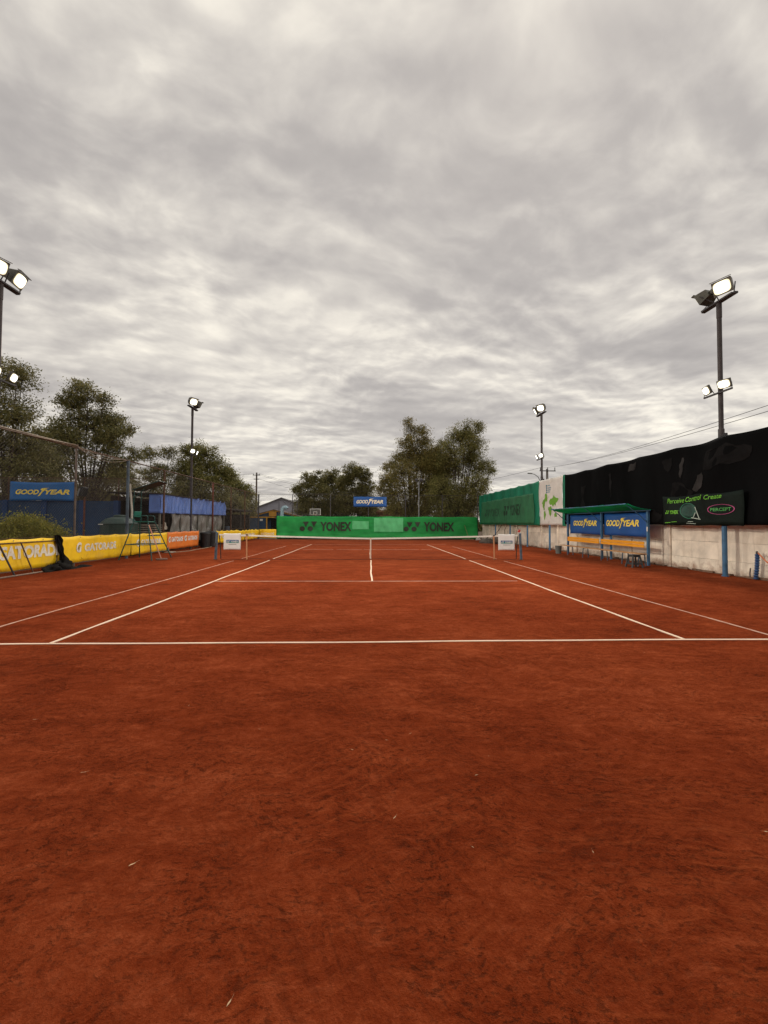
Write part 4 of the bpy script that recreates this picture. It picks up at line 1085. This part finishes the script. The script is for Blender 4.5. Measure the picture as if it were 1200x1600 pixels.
    MB().tube([(-9.1, 26, 3.83), (-8.75, 26, 3.45)], .02, 6).build('brace', DARKSTEEL, f); MB().tube([(-8.0, 26, 3.83), (-8.4, 26, 3.45)], .02, 6).build('brace', DARKSTEEL, f)
    p = thing('vent_pipe', 'curved pale blue vent pipe standing behind the windscreen', 'pipe', (-8.95, 25, 0))
    pm = mat('pale_blue_paint', (.26, .38, .44), .5, .12, 2)
    pts = [(-9.02, 25, 0), (-9.02, 25, 1.6), (-8.98, 25, 2.5)]+[(-8.98+.30*(1-math.cos(a)), 25, 2.72+.40*math.sin(a)) for a in [i*math.pi*.78/8 for i in range(1, 9)]]
    MB().tube(pts, .19, 16, cap=False).build('tube', pm, p, smooth=True)
    MB().tube([pts[-2], pts[-1]], .172, 14).build('dark_mouth', mat('dark_opening', (0, 0, 0)), p)
    MB().lathe((-9.02, 25, 1.5), [(.19, 0), (.215, 0), (.215, .2), (.19, .2)], 16).build('yellow_band', OCH, p)
    # basketball board
    b = thing('basketball_hoop', 'white framed basketball backboard behind the windscreen', 'basketball hoop', (-6.2, 30, 0))
    MB().tube([(-6.22, 30.5, 0), (-6.22, 30.5, 2.6)], .06, 10).build('pole', GALV, b)
    MB().tube([(-6.22, 30.5, 2.6), (-6.22, 30.05, 2.7)], .04, 8).build('arm', GALV, b)
    MB().box((-6.22, 30.02, 2.78), (1.20, .03, .72)).build('backboard', mat('clear_grey_board', (.10, .095, .085), .4, .1, 2), b)
    def fr(n, cx, cz, w_, h_, th):
        mb = MB()
        for s in (-1, 1):
            mb.box((cx, 29.985, cz+s*(h_/2-th/2)), (w_, .02, th)); mb.box((cx+s*(w_/2-th/2), 29.984, cz), (th, .018, h_-2*th))
        mb.build(n, WHITE_PRINT, b)
    fr('board_border', -6.22, 2.78, 1.24, .76, .06); fr('target_square', -6.22, 2.66, .44, .34, .05)
    MB().tube([(-6.22+.22*math.cos(a), 29.74+.22*math.sin(a), 2.50) for a in [i*2*math.pi/16 for i in range(17)]], .012, 6).build('rim', OCH, b)
    # poles and wires
    u = thing('utility_pole', 'wooden utility pole rising beyond the left corner of the court', 'utility pole', (-17.05, 45, 0))
    MB().tube([(-17.05, 45, 0), (-17.05, 45, 9.1)], [.17, .11], 10).build('pole', mat('pole_wood', (.15, .115, .095), .9, .25, 2, stretch=(4, 4, .5)), u)
    for z, L in ((8.7, 1.1), (8.1, .8)): MB().box((-17.05, 44.9, z), (L, .10, .10)).build('crossarm', DARKSTEEL, u)
    for x in (-17.5, -17.05, -16.6): MB().tube([(x, 44.9, 8.75), (x, 44.9, 8.92)], .045, 8).build('insulator', GALV, u)
    MB().box((-16.95, 44.85, 4.3), (.5, .3, .5)).build('junction_box', GALV, u)
    pw = thing('power_pole', 'concrete power pole with a short crossarm beyond the right wall', 'utility pole', (25.5, 40, 0))
    MB().tube([(25.5, 40, 0), (25.5, 40, 9.4)], [.22, .15], 10).build('pole', mat('pole_concrete', (.26, .24, .22), .85, .15, 2), pw)
    MB().box((25.5, 39.85, 9.1), (2.3, .1, .12)).build('crossarm', DARKSTEEL, pw)
    for x in (24.45, 25.5, 26.55): MB().tube([(x, 39.85, 9.15), (x, 39.85, 9.6)], .06, 8).build('insulator', GALV, pw)
    sl = thing('street_lamp', 'curved street lamp peeking above the green tarpaulin', 'street lamp', (20.3, 30, 0))
    MB().tube([(20.35, 30, 0), (20.35, 30, 5.6), (20.25, 30, 6.4), (19.95, 30, 7.05), (19.5, 30, 7.38), (19.1, 30, 7.46)], [.09, .07, .05, .045, .04, .035], 8).build('pole', GALV, sl)
    MB().box((18.95, 30, 7.47), (.55, .22, .12), rot=Matrix.Rotation(.08, 3, 'Y'), bev=.04).build('lamp_head', GALV, sl)
    wm = mat('overhead_wire', (.05, .05, .055), .6)
    def wire(label, a, b, dip, r_=.012, grp='overhead wires'):
        a, b = Vector(a), Vector(b)
        mb = MB().tube([a+(b-a)*(i/20)-Vector((0, 0, dip*4*(i/20)*(1-i/20))) for i in range(21)], r_, 5)
        tag(mb.build('overhead_wire', wm), label, 'wire', grp)
    wire('upper overhead wire running along the right wall to the power pole', (25.5, 39.85, 9.6), (12.9, -9, 5.62), .5)
    wire('lower overhead wire running along the right wall to the power pole', (24.45, 39.85, 9.5), (12.75, -9, 5.30), .5)
    wire('overhead wire from the power pole towards the street lamp', (24.45, 39.85, 9.55), (12, 70, 8.6), .4, .02)
    wire('top overhead wire from the utility pole towards the middle trees', (-16.6, 44.9, 8.92), (2, 47, 6.8), .9, .016)
    wire('second overhead wire from the utility pole towards the middle trees', (-17.05, 44.9, 8.9), (2, 47, 6.2), .9, .016)
    wire('third overhead wire from the utility pole towards the middle trees', (-16.7, 44.9, 8.15), (2, 47, 5.4), .9, .016)
    wire('overhead wire from the utility pole leaving to the left', (-17.5, 44.9, 8.9), (-50, 40, 8.6), .8, .016)
    wire('low overhead wire across the big tree behind the lamp post', (4.72, 21.5, 5.2), (-7.18, 21.1, 4.25), .25, .008)
behind()

# ================================================================== TREES
def leaf_mesh(name, centres, normals, sizes, aspect, m, parent):
    n = len(centres); t = RNG.normal(size=(n, 3)); t[:, 2] -= .35
    t -= normals*np.sum(t*normals, 1, keepdims=True); t /= np.linalg.norm(t, axis=1, keepdims=True)+1e-9
    b = np.cross(normals, t)
    L = sizes[:, None]*t; W = sizes[:, None]*aspect*b
    v = np.stack([centres-L, centres+W*.9-L*.1, centres+L, centres-W*.9-L*.1], 1).reshape(-1, 3)
    v -= np.array(parent.location)
    me = bpy.data.meshes.new(name); me.vertices.add(4*n); me.vertices.foreach_set('co', v.ravel())
    idx = np.arange(4*n); me.loops.add(4*n); me.loops.foreach_set('vertex_index', idx)
    me.polygons.add(n); me.polygons.foreach_set('loop_start', np.arange(0, 4*n, 4)); me.polygons.foreach_set('loop_total', np.full(n, 4))
    me.update(calc_edges=True); me.materials.append(m)
    o = bpy.data.objects.new(name, me); COL.objects.link(o); o.parent = parent
    return o
LEAF = mat('olive_foliage', (.235, .225, .072), .6, .25, .5, island=1.1, transl=.35, spec=.25)
LEAF2 = mat('dull_green_foliage', (.21, .195, .070), .6, .25, .5, island=1.1, transl=.35, spec=.25)
LEAF3 = mat('brownish_foliage', (.25, .215, .066), .6, .25, .4, island=1.1, transl=.35, spec=.25)
LEAF4 = mat('yellow_green_foliage', (.25, .24, .045), .6, .25, 1, island=.8, transl=.25, spec=.2)
def tree(name, label, base, lobes, m, leaf=.12, dens=1.0, droop=.5, trunk=.25, group='trees beyond the court', depth=.75, cat='tree', fork=None):
    bx, by = base
    root = thing(name, label, cat, (bx, by, 0), group)
    r = np.random.default_rng(abs(hash(label)) % 1000 if False else sum(map(ord, label)))
    zmin = min(z-rr for x, z, rr in lobes)
    fk = fork or max(.8, zmin*.8)
    tb = MB(); top = Vector((bx+.15, by, fk))
    tb.tube([(bx, by, -.1), (bx+.05, by, fk*.5), top], [trunk*1.3, trunk, trunk*.85], 9)
    cs = []; ns = []; sz = []; br = MB()
    for (x, z, rr) in lobes:
        ly = by+r.uniform(-1, 1)*rr*depth*1.2
        C = Vector((x, ly, z))
        mid_ = top.lerp(C, .5)+Vector((0, 0, -.12*(C-top).length*.4))+Vector(r.normal(size=3)*.15)
        tb.tube([top, top.lerp(mid_, .6), mid_, C], [trunk*.45, trunk*.30, trunk*.18, trunk*.07], 6)
        K = max(10, int(34*dens*rr**1.6))
        for _ in range(K):
            d = r.normal(size=3); d /= np.linalg.norm(d); rad = rr*(r.uniform(.25, 1)**.55)*r.uniform(.85, 1.12)
            c = np.array(C)+d*rad*np.array([1, depth, .92])
            br.tube([C+Vector(r.normal(size=3)*.08*rr), C.lerp(Vector(c), .55)+Vector((0, 0, .07*rr)), Vector(c)], [.014*rr+.006, .009*rr+.004, .004], 3, cap=False)
            n = int(r.uniform(44, 92)); s = r.uniform(.18, .36)*(.7+.25*rr)
            pts = r.normal(size=(n, 3))*np.array([s, s, s*.62]); pts[:, 2] -= droop*np.abs(r.normal(size=n))*s*.8
            cs.append(c+pts); nn = r.normal(size=(n, 3))+np.array([0, -.2, .9]); nn /= np.linalg.norm(nn, axis=1, keepdims=True); ns.append(nn)
            sz.append(r.uniform(.45, 1.25, n)*leaf*.86)
    tb.build('trunk', BARK, root, smooth=True); tag(br.build('branches', BARK, root), kind='stuff')
    leaf_mesh('crown', np.concatenate(cs), np.concatenate(ns), np.concatenate(sz), .42, m, root)
    return root
tree('broadleaf_tree', 'tall dark tree at the left picture edge behind the blue wall', (-22.0, 8),
     [(-21.7, 10.4, 1.0), (-22.9, 10.9, 1.0), (-20.9, 10.6, .6), (-21.3, 8.3, 1.25), (-23.1, 8.3, 1.7), (-20.7, 6.4, 1.2), (-22.1, 6.0, 1.5), (-23.9, 5.9, 1.9), (-21.1, 4.5, 1.4), (-20.0, 4.3, 1.1), (-23.3, 3.8, 1.8), (-25.5, 9, 1.9), (-26, 6, 2.2), (-19.4, 3.6, .9), (-22.4, 9.4, 1.1), (-20.6, 7.6, .9), (-19.9, 5.6, .9), (-22.3, 7.1, 1.3)], LEAF2, .095, .9)
tree('broadleaf_tree', 'bushy dark tree with a rounded top behind the blue wall', (-19.8, 12),
     [(-20.7, 10.8, 1.0), (-21.6, 10.3, .65), (-19.7, 10.5, .75), (-19.1, 9.1, 1.15), (-20.6, 8.7, 1.0), (-17.7, 7.3, .95), (-18.5, 7.3, 1.1), (-20.1, 6.9, 1.6), (-21.6, 7.2, 1.2), (-18.8, 5.3, 1.5), (-21.2, 5.0, 1.7), (-17.0, 8.0, .42), (-22.6, 5.9, 1.5), (-17.4, 5.4, 1.1), (-17.2, 4.2, 1.0), (-19.6, 3.8, 1.5), (-22.8, 3.9, 1.4), (-16.8, 6.4, .6), (-19.9, 8.2, 1.4), (-18.0, 8.5, .8), (-22.2, 8.2, .9), (-21.0, 9.6, .9), (-18.6, 10.0, .6), (-23.4, 7.2, 1.0)], LEAF2, .105, .9)
tree('broadleaf_tree', 'thin airy tree left of the far left floodlight', (-22.0, 26),
     [(-22.8, 8.6, .9), (-21.1, 9.0, 1.0), (-22.2, 7.3, .9), (-23.3, 6.7, 1.0), (-21.3, 6.6, 1.3), (-22.3, 5.0, 1.5), (-20.2, 5.0, 1.4), (-24.2, 5.2, 1.2), (-24, 3.4, 1.4), (-21, 3.2, 1.6), (-25.6, 6.4, .9)], LEAF2, .12, .7)
tree('broadleaf_tree', 'full green tree right of the far left floodlight', (-18.4, 29),
     [(-19.9, 9.4, 1.1), (-18.1, 9.0, 1.6), (-19.9, 7.4, 1.9), (-17.0, 7.3, 1.6), (-18.6, 5.6, 2.3), (-15.9, 6.9, .95), (-16.4, 5.2, 1.6), (-20.6, 4.6, 1.9), (-17.8, 3.4, 2.0), (-15.6, 3.6, 1.5)], LEAF, .13, 1.0)
tree('broadleaf_tree', 'lower green tree at the right end of the left tree group', (-16.4, 34),
     [(-17.1, 6.3, 1.5), (-15.8, 5.6, 1.2), (-15.4, 4.1, 1.3), (-17.6, 4.0, 1.9), (-14.8, 4.9, .7), (-16.2, 2.6, 1.6), (-14.9, 3.0, .9)], LEAF, .13, 1.0)
tree('broadleaf_tree', 'leftmost tree of the middle group behind the back fence', (-8.6, 42),
     [(-9.0, 7.6, 1.4), (-10.0, 6.3, 1.0), (-7.6, 8.2, 1.0), (-8.8, 5.2, 1.7), (-7.1, 6.0, 1.5), (-9.6, 3.9, 1.5), (-7.5, 3.6, 1.7)], LEAF2, .15, .85)
tree('broadleaf_tree', 'middle tree of the middle group behind the back fence', (-5.4, 46),
     [(-5.8, 9.0, 1.4), (-6.6, 7.3, 1.6), (-4.6, 7.0, 1.7), (-4.3, 8.4, .8), (-7.2, 8.1, .7), (-5.1, 4.9, 2.0), (-3.9, 3.6, 1.8), (-6.4, 3.6, 1.8)], LEAF2, .16, .85)
tree('broadleaf_tree', 'rightmost tree of the middle group behind the sponsor banner', (-1.8, 43),
     [(-2.4, 9.2, 1.4), (-.8, 8.8, 1.25), (-3.5, 7.6, 1.5), (-.5, 7.0, 1.4), (-1.8, 6.0, 1.8), (-1.6, 4.3, 2.0), (.2, 4.4, 1.5), (-3.4, 4.4, 1.6), (-.4, 2.8, 1.5)], LEAF2, .155, .95)
tree('broadleaf_tree', 'left half of the large brownish tree behind the back fence', (4.8, 30.5),
     [(5.0, 12.7, 1.0), (4.5, 13.5, .6), (6.2, 12.6, .8), (5.6, 11.2, 1.2), (4.7, 9.8, 1.5), (2.7, 8.2, 1.2), (1.9, 6.6, .9), (3.8, 7.2, 1.9), (6.6, 8.1, 2.4), (3.1, 5.0, 1.9), (5.8, 5.0, 2.3), (2.0, 4.0, 1.2), (4.4, 3.3, 1.7), (7.2, 3.8, 1.9), (1.5, 5.6, .7), (5.9, 9.6, 1.7), (7.2, 10.0, 1.4), (6.8, 11.4, .8), (3.6, 9.0, 1.2), (8.0, 6.0, 1.8), (4.2, 11.2, .9), (7.6, 9.6, 1.6), (8.3, 8.4, 1.7), (7.0, 9.0, 1.5), (7.6, 6.8, 1.6), (3.2, 3.0, 1.3), (6.2, 2.8, 1.6), (2.6, 6.9, 1.1)], LEAF3, .11, .85, droop=1.4, trunk=.35, depth=.9)
tree('broadleaf_tree', 'right half of the large tree with tall airy top behind the back fence', (9.8, 28.5),
     [(10.8, 12.2, 1.2), (12.1, 12.6, .85), (10.1, 10.8, 1.5), (12.3, 10.5, 1.3), (13.5, 8.4, .85), (12.6, 7.7, 1.3), (13.9, 7.6, .4), (9.9, 8.1, 2.2), (8.3, 7.2, 2.0), (11.3, 5.6, 1.7), (8.8, 4.8, 2.2), (12.7, 5.4, .8), (10.6, 3.6, 1.7), (8.0, 3.2, 1.5), (13.2, 6.4, .6), (11.3, 9.4, 1.5), (9.0, 9.4, 1.5), (9.4, 11.6, .9), (11.5, 11.4, 1.2), (12.0, 8.9, 1.3), (8.4, 10.4, .8), (8.3, 8.8, 1.5), (7.9, 5.4, 1.6), (9.6, 2.9, 1.5), (11.8, 3.6, 1.4), (12.6, 4.3, 1.0), (10.4, 5.0, 1.6)], LEAF, .105, .85, droop=1.2, trunk=.35, depth=.9)
tree('round_shrub', 'rounded yellow green shrub behind the first yellow banner', (-12.0, -2.2),
     [(-12.0, .9, .8), (-11.9, 1.25, .5), (-12.4, .8, .7), (-11.5, .85, .55), (-12.2, 1.3, .45)], LEAF4, .055, 13.0, trunk=.06, group='shrubs', cat='shrub', fork=.3)
bpy.data.objects['round_shrub'].scale = (1, .72, 1.0)
bpy.data.objects['round_shrub'].location.y = -2.55
def far_wood():
    r = np.random.default_rng(5); n = 26000
    x = r.uniform(-9, 34, n); top = 3.4+1.3*np.sin(x*.5)+.8*np.sin(x*1.3+1)
    z = top*r.uniform(0, 1, n)**.7; y = 62+r.uniform(-1.5, 1.5, n)
    x2 = r.uniform(-60, -21, n//2); z2 = (5.0+1.5*np.sin(x2*.4))*r.uniform(0, 1, n//2)**.7; y2 = 48+r.uniform(-1.5, 1.5, n//2)
    c = np.concatenate([np.stack([x, y, z], 1), np.stack([x2, y2, z2], 1)])
    nn = r.normal(size=c.shape); nn /= np.linalg.norm(nn, axis=1, keepdims=True)
    e = bpy.data.objects.new('tmp', None)
    o = leaf_mesh('far_wood', c, nn, r.uniform(.16, .40, len(c)), .5, LEAF2, e); o.parent = None; bpy.data.objects.remove(e)
    tag(o, 'far-off mass of dark greenery behind the trees', 'greenery', kind='stuff')
far_wood()

# ================================================================== FLOODLIGHTS
RIMGLOW = emis('warm_lens_rim', (1.0, .86, .56), 1.35)
LENS = emis('lit_lens', (1.0, .95, .84), 5.0)
LED = emis('lit_led', (1.0, .97, .90), 5.0)
def floodlight_pole(yaws=(-34, 34)):
    """local frame: +X looks at the court"""
    t = thing('floodlight_pole', '', 'floodlight', (0, 0, 0), 'floodlight poles around the court')
    PM = mat('brown_grey_pole', (.060, .050, .050), .6, .25, 3)
    def B(mb, n, m, p=t, sm=False): return mb.build(n, m, p, local=True, smooth=sm)
    B(MB().tube([(0, 0, 0), (0, 0, 4.6), (0, 0, 4.62), (0, 0, 8.2), (0, 0, 8.22), (0, 0, 8.7)], [.085, .085, .068, .066, .075, .075], 14), 'pole', PM)
    B(MB().box((0, 0, 8.72), (.12, 1.25, .06)), 'upper_crossbar', DARKSTEEL)
    B(MB().box((.09, 0, 8.72), (.06, 1.15, .05)), 'upper_rail', DARKSTEEL)
    B(MB().box((.10, 0, 5.76), (.05, 1.05, .05)), 'lower_crossbar', DARKSTEEL)
    B(MB().box((-.06, .0, 4.32), (.16, .18, .30), bev=.01), 'switch_box', DARKSTEEL)
    hm = mat('lamp_housing', (.11, .105, .085), .5, .2, 4, metal=.3)
    for s in (-1, 1):
        rot = Matrix.Rotation(R(yaws[0] if s < 0 else yaws[1]), 3, 'Z') @ Matrix.Rotation(R(26), 3, 'Y')
        c = Vector((.13, s*.34, 9.06))
        def P(v): return rot @ Vector(v) + c
        # tapered housing: wide mouth towards the court
        a = [(.14, -.26, -.22), (.14, .26, -.22), (.14, .26, .22), (.14, -.26, .22), (-.18, -.17, -.14), (-.18, .17, -.14), (-.18, .17, .14), (-.18, -.17, .14)]
        h = B(MB().add([P(v) for v in a], [(4, 7, 6, 5), (0, 1, 5, 4), (1, 2, 6, 5), (2, 3, 7, 6), (3, 0, 4, 7), (0, 3, 2, 1)]), 'floodlight_head', hm)
        def disc(x, ry, rz, k=4.0, n=28):
            pts = []
            for i in range(n):
                a_ = 2*math.pi*i/n; ca, sa = math.cos(a_), math.sin(a_); q_ = (abs(ca)**k+abs(sa)**k)**(-1/k); pts.append((x, ry*ca*q_, rz*sa*q_))
            return pts
        def plate(fn, x, ry, rz, th, k=4.0):
            f_ = [fn(v) for v in disc(x, ry, rz, k)]; g_ = [fn(v) for v in disc(x-th, ry, rz, k)]; n = len(f_)
            return MB().add(f_+g_, [tuple(range(n)), tuple(reversed(range(n, 2*n)))]+[(i, i+n, (i+1) % n+n, (i+1) % n) for i in range(n)])
        le = B(plate(P, .158, .225, .185, .012), 'lens', RIMGLOW, h)
        B(plate(P, .166, .195, .16, .006, 3.0), 'bulb_glare', LENS, h)
        B(MB().box(P((.16, 0, .245)), (.10, .54, .02), rot=rot), 'visor', hm, h)
        B(MB().box(P((-.26, 0, -.02)), (.16, .18, .16), rot=rot, bev=.02), 'ballast_box', hm, h)
        for e in (-1, 1): B(MB().tube([(.06, s*.34+e*.27, 8.74), P((0, e*.29, 0))], .016, 6), 'bracket', DARKSTEEL, h)
        ld = bpy.data.lights.new('flood_light', 'SPOT'); ld.energy = 2300; ld.color = (1, .93, .80); ld.spot_size = R(85); ld.spot_blend = .7; ld.shadow_soft_size = .2
        lo = bpy.data.objects.new('flood_light', ld); COL.objects.link(lo); lo.parent = t; lo.location = P((.22, 0, 0))
        lo.rotation_euler = (rot @ Vector((-1, 0, 0))).to_track_quat('Z', 'Y').to_euler()
        rot2 = Matrix.Rotation(s*R(18), 3, 'Z') @ Matrix.Rotation(R(22), 3, 'Y')
        c2 = Vector((.16, s*.32, 5.96))
        def Q(v): return rot2 @ Vector(v) + c2
        h2 = B(MB().box(Q((0, 0, 0)), (.07, .38, .28), rot=rot2, bev=.01), 'led_panel', hm)
        B(plate(Q, .044, .165, .12, .008), 'lens', RIMGLOW, h2)
        B(plate(Q, .051, .145, .10, .005, 3.0), 'bulb_glare', LED, h2)
        for e in (-1, 1): B(MB().tube([(.10, s*.32+e*.2, 5.78), Q((0, e*.2, 0))], .01, 6), 'bracket', DARKSTEEL, h2)
        ld = bpy.data.lights.new('led_light', 'SPOT'); ld.energy = 800; ld.color = (1, .96, .88); ld.spot_size = R(120); ld.spot_blend = .7; ld.shadow_soft_size = .15
        lo = bpy.data.objects.new('led_light', ld); COL.objects.link(lo); lo.parent = t; lo.location = Q((.09, 0, 0))
        lo.rotation_euler = (rot2 @ Vector((-1, 0, 0))).to_track_quat('Z', 'Y').to_euler()
    return t
for x, y, rz, yw, lab in ((11.2, -4.65, math.pi, (-78, 24), 'lit floodlight pole above the black tarpaulin at right'), (11.2, 8.85, math.pi, (-24, 34), 'lit floodlight pole above the green tarpaulin at far right'),
                      (-11.2, -4.72, 0, (-20, 12), 'lit floodlight pole cut by the left picture edge'), (-11.2, 8.68, 0, (-34, 60), 'lit floodlight pole in front of the left trees')):
    o = floodlight_pole(yw)
    o.location = (x, y, 0); o.rotation_euler = (0, 0, rz); o['label'] = lab

# ================================================================== THE NET
def tennis_net():
    t = thing('tennis_net', 'black tennis net with white top tape across the court', 'net', (0, 0, 0))
    cord = mat('net_cord', (.02, .02, .02), .8, .2, 5); tape = mat('net_tape', (.80, .78, .70), .7, .08, 3)
    def ztop(x):
        a = abs(x)/6.3; return .914+.145*a**1.25
    def zbot(x): return .035+.025*math.sin(x*1.9+.8)*math.cos(x*.7)
    mb = MB()
    xs = np.arange(-6.2, 6.201, .045)
    for x in xs: mb.tube([(x, 0, zbot(x)), (x+.004*math.sin(x*7), .01*math.sin(x*3), .5), (x, 0, ztop(x)-.03)], .0013, 3, cap=False)
    for k in range(1, 21):
        mb.tube([(x, .01*math.sin(x*3)*math.sin(k/20*3.14), zbot(x)+(ztop(x)-.03-zbot(x))*k/21) for x in np.linspace(-6.2, 6.2, 60)], .0013, 3, cap=False)
    tag(mb.build('cord_mesh', cord, t), kind='stuff')
    MB().tube([(x, -.02+.05*math.sin(x*2.1), max(.008, zbot(x)-.03)) for x in np.linspace(-6.2, 6.2, 70)], .007, 6).build('bottom_cord', cord, t)
    n = 60; pts = []; fs = []
    for i in range(n+1):
        x = -6.3+12.6*i/n; z = ztop(x); pts += [(x, -.016, z-.062), (x, -.016, z), (x, .016, z), (x, .016, z-.062)]
    for i in range(n):
        for k in range(4): fs.append((4*i+k, 4*i+4+k, 4*i+4+(k+1) % 4, 4*i+(k+1) % 4))
    MB().add(pts, fs).build('top_tape', tape, t)
    MB().box((0, -.012, .47), (.055, .012, .89)).build('centre_strap', mat('dusty_strap', (.72, .58, .46), .8, .12, 4), t)
    for s in (-1, 1): MB().tube([(s*6.22, 0, .03), (s*6.24, .0, .5), (s*6.3, 0, 1.04)], .018, 6).build('side_cord', cord, t)
    lab = {-1: 'blue steel net post at the left end of the net', 1: 'blue steel net post with red ratchet at the right end'}
    for s in (-1, 1):
        x = s*6.42
        p = thing('net_post', lab[s], 'net post', (x, 0, 0), 'net posts')
        MB().tube([(x-s*-.02, 0, -.02), (x+s*-.03, 0, 1.10)], .052, 14).build('tube', BLUEGREY, p)
        MB().tube([(x+s*-.03, 0, 1.10), (x+s*-.03, 0, 1.125)], .058, 14).build('cap', BLUEPAINT, p)
        MB().tube([(x-s*-.02, 0, 0), (x-s*-.02, 0, .02)], .09, 14).build('ground_sleeve', RUST, p)
        MB().box((x-.02, -.06, .62), (.05, .04, .12)).build('winch', DARKSTEEL, p)
        if s == 1:
            MB().box((x-.08, -.03, 1.22), (.09, .06, .12), rot=Matrix.Rotation(.4, 3, 'Y'), bev=.01).build('red_ratchet', mat('red_paint', (.40, .04, .03), .5), p)
            MB().box((x-.05, -.03, 1.15), (.08, .05, .05), rot=Matrix.Rotation(.2, 3, 'Y'), bev=.01).build('white_tape_wrap', WHITE_PRINT, p)
            MB().tube([(x-.02, -.01, 1.12), (x-.06, -.01, 1.25), (x-.15, -.01, 1.37)], .012, 6).build('lever', DARKSTEEL, p)
    lab = {-1: 'orange wooden singles stick holding up the left part of the net', 1: 'orange wooden singles stick holding up the right part of the net'}
    wood = mat('orange_dusty_wood', (.55, .27, .13), .75, .15, 3, stretch=(5, 5, .6))
    for s in (-1, 1):
        x = s*5.20+.05
        p = thing('singles_stick', lab[s], 'net stick', (x, -.04, 0), 'singles sticks')
        MB().box((x, -.045, .50), (.05, .03, 1.0), rot=Matrix.Rotation(-.02, 3, 'Y'), bev=.004).build('stick', wood, p)
        MB().box((x, -.045, 1.03), (.06, .04, .05), bev=.005).build('fork', DARKSTEEL, p)
    lab = {-1: 'white sponsor flag on the left end of the net', 1: 'white sponsor flag on the right end of the net'}
    for s in (-1, 1):
        x0 = -6.10 if s == -1 else 5.44
        sh = Sheet((x0, -.035, .40), (1, 0, 0), .70, .69, amp=.014, seed=130+s, sag=.012, grom=.7, nx=12, ny=12)
        p = thing('net_flag', lab[s], 'flag', (x0+.35, -.03, .40), 'flags on the net')
        sh.mesh().build('cloth', mat('white_flag_cloth', (.80, .79, .75), .6, .05, 3), p, smooth=True)
        b1 = mat('navy_print', (.035, .12, .28), .5); g1 = mat('sea_green_print', (.06, .28, .26), .5)
        def rect(x, y, w, h, o_=.006): return sh.poly([[(0, 0), (1, 0), (1, 1), (0, 1)]], x, y, w, h, o_)
        rect(.11, .34, .50, .075).build('blue_print_band', b1, p); rect(.11, .285, .50, .055).build('green_print_band', g1, p)
        sh.poly(emblem_polys(), .13, .305, .12, .085, .010).build('emblem', WHITE_PRINT, p)
        sh.text('lettering', 'YONEX', .28, .305, .30, .085, WHITE_PRINT, p, off=.03, lift=.010)
        rect(.20, .215, .32, .022).build('small_print_bar', mat('grey_print', (.35, .36, .34), .6), p)
tennis_net()

# ================================================================== LITTER AND CRUMBS
def litter():
    m1 = mat('dry_leaf', (.50, .33, .18), .7, .2, 30, rand=.5)
    def leafm():
        mb = MB(); n = 6
        top = [(i/n, .5*math.sin(math.pi*i/n)**.8*.28, .06*math.sin(i*1.2)+.05) for i in range(n+1)]; bot = [(i/n, -.5*math.sin(math.pi*i/n)**.8*.28, .03+.05*math.sin(i*.9)) for i in range(n+1)]
        mb.add(top+bot, [(i, n+1+i, n+2+i, i+1) for i in range(n)])
        mb.tube([(1, 0, .05), (1.25, .03, .02), (1.5, .1, .02)], .018, 4)
        return mb
    r = random.Random(17)
    # hand placed ones (metres) and a thin scatter
    spots = [(-1.17, -15.3, .05, 40), (.03, -15.05, .05, 60), (.08, -16.05, .045, 70), (1.42, -15.8, .04, 160), (.55, -14.7, .035, 20), (-1.86, -14.6, .05, 35), (-.55, -15.85, .04, 65), (.70, -14.5, .03, 170), (-2.7, -13.9, .04, 20), (-1.6, -13.7, .04, 100), (1.9, -15.2, .04, 165), (2.6, -15.3, .03, 10), (-.2, -14.4, .035, 150), (.2, -14.2, .03, 40), (.4, -15.25, .03, 120), (3.4, -14.2, .035, 20), (.95, -15.3, .03, 80), (-.9, -14.1, .03, 160)]
    for i in range(16): spots.append((r.uniform(-6, 6), r.uniform(-15.8, -11), r.uniform(.015, .035), r.uniform(0, 360)))
    first = None
    for x, y, s, a in spots:
        if first is None: o = leafm().build('dry_leaf', m1, local=True); first = o
        else: o = first.copy(); COL.objects.link(o)
        o.location = (x, y, .006); s *= .6; o.scale = (s, s*.7, s*.7); o.rotation_euler = (r.uniform(-.2, .2), r.uniform(-.1, .1), R(a))
        tag(o, 'small pale dry leaf lying on the clay in the foreground', 'leaf', 'dry leaves scattered on the clay')
    # clay crumbs
    rg = np.random.default_rng(23); n = 9000
    y = -17.4+ (rg.uniform(0, 1, n)**1.6)*8; x = rg.uniform(-1, 1, n)*(1.2+(y+17.4)*1.05)
    s = .0012+.0040*rg.uniform(0, 1, n)**5
    tet = np.array([(1, 0, -.5), (-.6, .9, -.4), (-.5, -.9, -.5), (0.1, 0.1, .8)])
    ang = rg.uniform(0, 6.28, n); c, sn = np.cos(ang), np.sin(ang)
    V = np.stack([np.stack([tet[k, 0]*c-tet[k, 1]*sn, tet[k, 0]*sn+tet[k, 1]*c, np.full(n, tet[k, 2]+.3)], 1)*s[:, None] for k in range(4)], 1)+np.stack([x, y, np.full(n, .001)], 1)[:, None]
    F = np.array([(0, 1, 3), (1, 2, 3), (2, 0, 3)]); faces = (F[None]+4*np.arange(n)[:, None, None]).reshape(-1, 3)
    me = bpy.data.meshes.new('clay_crumbs'); me.from_pydata(V.reshape(-1, 3).tolist(), [], faces.tolist()); me.update(); me.materials.append(CLAY)
    o = bpy.data.objects.new('clay_crumbs', me); COL.objects.link(o); tag(o, 'loose crumbs of red clay on the court surface', 'clay', kind='stuff')
litter()
